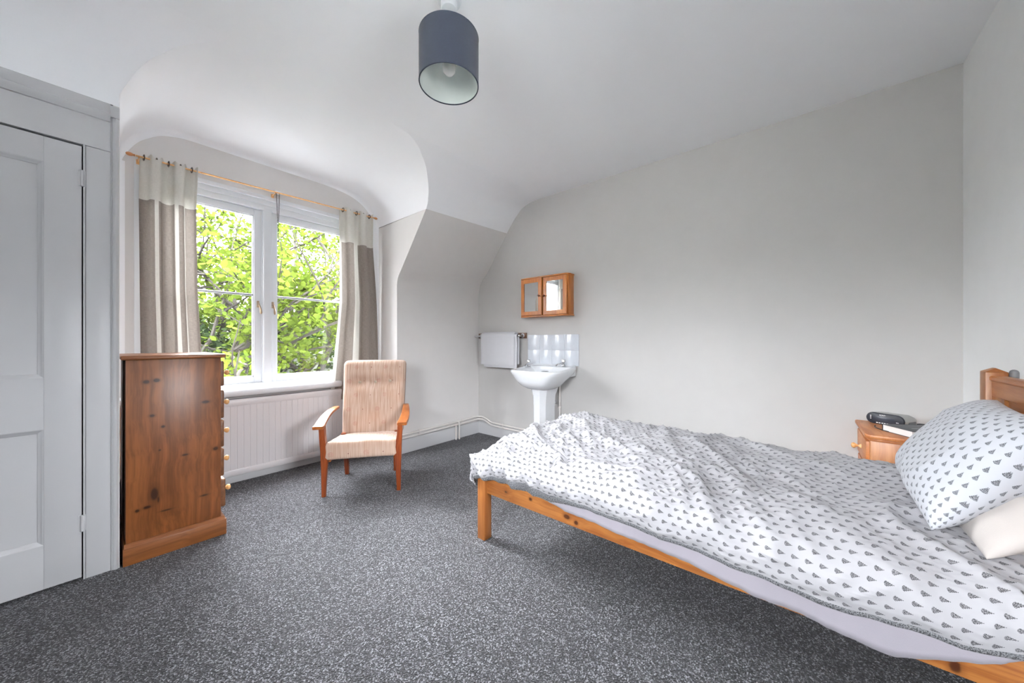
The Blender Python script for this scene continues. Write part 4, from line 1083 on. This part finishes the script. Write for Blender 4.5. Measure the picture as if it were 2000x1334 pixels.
b = B(); b.box(-.052, .045, -.0026, -.0018, .016, .046, .0003); b.out('display', plain('dark display glass', C(50, 54, 66), .3), rd)
mt = lambda x, z: Matrix.Translation((x, -.0024, z)) @ Matrix.Rotation(R(90), 4, 'X')
text_mesh('lettering', 'SONY', .0105, M['print'], rd, mt(-.008, .054))
for q in [(-.036 + k * .0115, -.028 + k * .0115, .0065, .0115) for k in range(7)] + [(-.064, -.058, .027 + k * .0085, .030 + k * .0085) for k in range(3)] + [(.050, .062, .022, .0255), (.050, .058, .009, .011)]:
    B().box(q[0], q[1], -.0028, -.002, q[2], q[3], .0004).out('button', M['print'], rd)
V, F = rbox(.003, .035, .013, .0028, (2, 8, 4)); V = [v + Vector((.0, .078, .0)) for v in V]
mesh('handle_recess', [(.0835 + v.x - .002, v.y, .016 + v.z) for v in V], F, plain('mid grey plastic', C(120, 120, 122), .5), rd, 50)
setp(B((2.82, -.29, .6355)).tube([tuple(p) for p in cr([(2.87, -.315, .639), (2.84, -.31, .638), (2.80, -.313, .638), (2.76, -.327, .638), (2.73, -.345, .638), (2.722, -.352, .638)], 4)], .0028, 8).out('cable', M['black'], smooth=60), 'short black cable curling in front of the radio', 'cable').location = (2.82, -.29, .6355)
# hardback book
ba = math.atan2(-.83, .55)   # local x along the right-hand edge, local y away
bk_ = root('hardback_book', 'thick dark grey hardback book lying in front of the radio', 'book', (2.62, -.417, .6355), ba)
Lx, Ly = .232, .154
def bmk(): return B()
bmk().box(-.002, Lx + .002, -.003, Ly + .003, .0325, .0355, .0006).box(-.002, Lx + .002, -.003, Ly + .003, 0, .003, .0006).out('cover', plain('dark grey cloth cover', C(78, 80, 84), .45), bk_)
bmk().box(-.002, Lx + .002, Ly, Ly + .004, .0, .0355, .001).out('spine', plain('black cloth spine', C(26, 27, 30), .5), bk_)
t = NT('book pages'); v = t.obj(); t.set(t.mix(t.noise(t.map(v, (6, 6, 1400)), 1, 1), C(236, 236, 238), C(206, 200, 194)), .8)
bmk().box(0, Lx, 0, Ly, .0028, .0327).out('page_block', t.m, bk_)
b = bmk(); b.box(.05, .16, .055, .062, .0355, .0358).box(.07, .14, .04, .0435, .0355, .0358); b.out('title_lines', plain('silver foil', C(160, 162, 166), .3), bk_)
# spiral notepad
nb = root('spiral_notebook', 'white spiral notepad with a black pen lying behind the book', 'notebook', (2.955, -.555, .6355), R(-95))
B().box(-.09, .09, -.05, .03, 0, .012, .001).out('pages', M['print'], nb)
b = B()
for k in range(16): b.lathe([(.006 + .001 * math.cos(a), .001 * math.sin(a)) for a in np.linspace(0, 2 * math.pi, 7)[:-1]], (-.083 + k * .011, -.05, .009), (1, 0, 0), 12, closed=True)
b.out('spiral_binding', M['darkmetal'], nb, 60)
pn = B(); pn.tube([(0, 0, 0), (.01, 0, 0), (.13, 0, 0), (.142, 0, 0)], [.003, .0055, .0055, .0015], 10)
o = pn.out('pen', M['black'], smooth=50); o.location = (2.97, -.49, .6535); o.rotation_euler = (0, 0, R(-88)); setp(o, 'black pen lying on the white spiral notepad', 'pen')

# ------------------------------------------------------------------ outside: trees, hedge, ground
struct(B().box(-12, -1.45, -12, 3.6, -.3, -.2).box(-1.45, 12, -12, -.9, -.3, -.2).out('bounce_terrace', paint('pale bounce terrace stone', C(228, 228, 226), .9, .05, .3, 1.2), smooth=False))  # unseen, added to bounce light up through the fill windows
struct(B().box(-30, 34, 3.9, 44, -3.2, -3.1).out('ground', paint('pale bounce paving', C(205, 202, 196), .9, .1, .3, 1.2), smooth=False))  # unseen ground, made pale to throw light up to the ceiling
struct(B().box(-6.2, -6.0, -8, 7, -.3, 2.6).out('sky_block_wall', paint('grey sky-blocking wall', C(150, 150, 146), .9, .1, .3, 1.2), smooth=False))  # unseen, added to block low sky from the left fill window
struct(B().box(-2.2, 4.2, 3.66, 6.3, -.12, .0).box(-2.2, 4.2, 6.2, 6.3, -3.1, -.12).out('bounce_roof', paint('pale bounce roofing', C(222, 222, 220), .8, .05, .2, 2), smooth=False))  # unseen, added below the main window as a reflector for the ceiling
def leaf_mat(name, c1, c2, tr):
    t = NT(name); oi = t.n('ShaderNodeNewGeometry'); f = oi.outputs['Random Per Island']
    col = t.mix(f, c1, c2); t.set(col, .7, Specular_IOR_Level=0.0)
    tl_ = t.n('ShaderNodeBsdfTranslucent'); t.l(t.mix(.35, col, C(32, 42, 5)), tl_.inputs[0]); mx = t.n('ShaderNodeMixShader')
    mx.inputs[0].default_value = tr; t.l(t.b.outputs[0], mx.inputs[1]); t.l(tl_.outputs[0], mx.inputs[2]); t.l(mx.outputs[0], t.out.inputs[0]); return t.m
M['leaf'] = leaf_mat('spring green leaves', C(27, 35, 9), C(40, 47, 14), .36)
M['midleaf'] = leaf_mat('mid green leaves', C(23, 32, 12), C(35, 44, 16), .3)
M['darkleaf'] = leaf_mat('dark evergreen leaves', C(11, 17, 9), C(21, 28, 14), .12)
t = NT('grey bark'); v = t.obj(); t.set(t.mix(t.noise(t.map(v, (14, 14, 3)), 1, 4), C(30, 28, 26), C(18, 17, 16)), .9, Specular_IOR_Level=0.0); t.bump(t.noise(v, 20, 4), .5, .01); M['bark'] = t.m
def leaves(name, centres, sizes, per, spread, mat_, parent, flat=.45):
    """one mesh of many small folded leaves around the centres"""
    N = len(centres) * per
    c = np.repeat(np.asarray(centres, float), per, axis=0); s_ = np.repeat(np.asarray(sizes, float), per)
    c = c + rng.normal(0, 1, (N, 3)) * spread * s_[:, None] / s_.mean() * np.array([1, 1, .7])
    n_ = rng.normal(0, 1, (N, 3)); n_[:, 2] = np.abs(n_[:, 2]) + flat; n_ /= np.linalg.norm(n_, axis=1)[:, None]
    a = rng.normal(0, 1, (N, 3)); a -= n_ * (a * n_).sum(1)[:, None]; a /= np.linalg.norm(a, axis=1)[:, None]; b_ = np.cross(n_, a)
    s_ = s_ * rng.uniform(.6, 1.25, N)
    shp = [(-1, 0, .12), (-.45, .62, 0), (.25, .66, -.02), (1, 0, .1), (.25, -.66, -.02), (-.45, -.62, 0)]
    P = np.stack([c + s_[:, None] * (x * a + y * b_ + z * n_) for x, y, z in shp], 1).reshape(-1, 3)
    me = bpy.data.meshes.new(name); me.vertices.add(N * 6); me.vertices.foreach_set('co', P.astype(np.float32).ravel())
    me.loops.add(N * 6); me.loops.foreach_set('vertex_index', np.arange(N * 6, dtype=np.int32)); me.polygons.add(N)
    me.polygons.foreach_set('loop_start', np.arange(0, N * 6, 6, dtype=np.int32)); me.polygons.foreach_set('loop_total', np.full(N, 6, dtype=np.int32))
    me.update(); me.validate(); return link(name, me, mat_, parent)
def grow(b, p, d, L, r, lev, tips, bias):
    n = 5; pts = [Vector(p)]; d = Vector(d).normalized()
    for i in range(n):
        d = (d + Vector((random.gauss(0, .12), random.gauss(0, .12), random.gauss(0, .10) + bias))).normalized(); pts.append(pts[-1] + d * L / n)
    b.tube(pts, [lerp(r, r * .55, i / n) for i in range(n + 1)], 7 if lev < 2 else 5, caps=False)
    if lev >= 2: tips += [pts[k] for k in (2, 3, 4, 5)]
    if lev >= 4: return
    for k in range(3 if lev < 3 else 3):
        i = random.choice((2, 3, 4, 5)) if k else 5
        dd = (d * .8 + Vector((random.gauss(0, .6), random.gauss(0, .6), random.gauss(0, .4)))).normalized()
        grow(b, pts[i], dd, L * random.uniform(.6, .8), r * .58, lev + 1, tips, bias * .5)
def tree(lab, base, limbs, r, seed, zmax, size=.05, per=9, lean=(0, 0)):
    random.seed(seed); b = B(base); tips = []
    top = Vector(base) + Vector((lean[0], lean[1], 3.3)); pts = [Vector(base) + (top - Vector(base)) * k / 5 + Vector((.06 * math.sin(k * 2), 0, 0)) for k in range(6)]
    b.tube(pts, [lerp(r, r * .7, k / 5) for k in range(6)], 12)
    for (fr, dr, L, rr_) in limbs: grow(b, pts[0].lerp(pts[-1], fr), dr, L, rr_, 1, tips, .02)
    t_ = root('tree', lab, 'tree', base); b.out('trunk', M['bark'], t_, 60)
    tips = [q for q in tips if q.y > 4.7]
    leaves('foliage', [(q.x - base[0], q.y - base[1], q.z - base[2]) for q in tips], [size * random.uniform(.7, 1.3) for q in tips], per + 5, size * 1.9, M['leaf'], t_)
    return t_
tree('leafy spring tree outside, its trunk behind the right window pane', (3.15, 8.3, -3.1),
     [(.8, (-1, -.3, .35), 2.6, .07), (.9, (-.7, -.6, .7), 2.4, .06), (1, (.2, -.2, 1), 2.4, .08), (1, (-.4, .2, 1), 2.5, .07), (.95, (.8, -.2, .6), 2.2, .06), (.7, (-.8, -.5, .0), 2.4, .05), (.85, (.2, -1, .3), 2.0, .05), (1, (-1, 0, .8), 2.6, .06)], .16, 4, 5, .046, 8)
tree('leafy spring tree outside, spreading across the left window pane', (-.2, 7.4, -3.1),
     [(.9, (1, -.2, .45), 2.6, .06), (1, (.6, -.2, 1), 2.3, .06), (.8, (1, .1, .1), 2.6, .06), (1, (.1, .1, 1), 2.2, .06), (.95, (.8, -.5, .3), 2.2, .045), (.75, (.9, -.4, -.05), 2.2, .05), (.7, (1, .4, .3), 2.9, .05)], .13, 12, 5, .046, 8)
tree('leafy spring tree outside, further back between the other two', (1.2, 10.6, -3.1),
     [(.9, (.5, -.2, .6), 2.8, .06), (1, (-.2, -.2, 1), 2.3, .06), (.8, (1, .1, .3), 2.6, .06), (1, (.5, .1, 1), 2.4, .06), (.95, (-.8, -.5, .4), 2.2, .045), (.8, (0, -1, .2), 2.2, .045), (1, (1, -.2, .9), 2.8, .05), (1, (1.2, .2, .5), 3.0, .05)], .15, 23, 5, .05, 9)
def bush(lab, c, sx, sy, h, n, seed, mat_='darkleaf', size=.06):
    random.seed(seed); base = (c[0], c[1], -3.1)
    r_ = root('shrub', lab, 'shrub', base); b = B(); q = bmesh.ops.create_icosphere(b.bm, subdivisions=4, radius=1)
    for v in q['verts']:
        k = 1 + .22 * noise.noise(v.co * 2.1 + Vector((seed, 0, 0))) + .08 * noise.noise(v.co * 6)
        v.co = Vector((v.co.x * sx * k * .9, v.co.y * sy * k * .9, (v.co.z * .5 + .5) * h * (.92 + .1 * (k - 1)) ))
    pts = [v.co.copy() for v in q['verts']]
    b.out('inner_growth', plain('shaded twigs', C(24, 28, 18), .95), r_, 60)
    cs = []
    for _ in range(n):
        p = random.choice(pts); p = p * random.uniform(.98, 1.12) + Vector((random.gauss(0, .08), random.gauss(0, .08), random.gauss(0, .08))); cs.append(tuple(p))
    leaves('foliage', cs, [size] * n, 6, size * 1.6, M[mat_], r_)
bush('dark evergreen hedge bush outside, low behind the left pane', (1.0, 9.4), 1.5, 1.0, 4.55, 1500, 1)
bush('dark evergreen hedge bush outside, low behind the right pane', (3.6, 9.9), 1.9, 1.0, 4.4, 1500, 2)
bush('dark evergreen hedge bush outside at the far left', (-1.6, 9.6), 1.6, 1.0, 4.6, 900, 3)
bush('mid green tall bush outside at the far right', (6.0, 11.2), 2.2, 1.2, 5.4, 1300, 5)
bush('mid green dense tree far beyond the hedge, behind the left pane', (2.4, 15.5), 3.2, 1.5, 5.6, 2600, 6, 'midleaf', .09)
bush('mid green dense tree far beyond the hedge, behind the right pane', (7.2, 16.5), 3.4, 1.5, 5.9, 2600, 8, 'midleaf', .09)

for o in bpy.data.objects:      # things of one kind share a group
    if o.parent is None and o.get('category') in ('curtain', 'pipe', 'pillow', 'tree', 'shrub'):
        o['group'] = {'curtain': 'linen curtains at the window', 'pipe': 'cream pipes by the skirting', 'pillow': 'pillows at the head of the bed',
                      'tree': 'trees outside the window', 'shrub': 'bushes outside the window'}[o['category']]
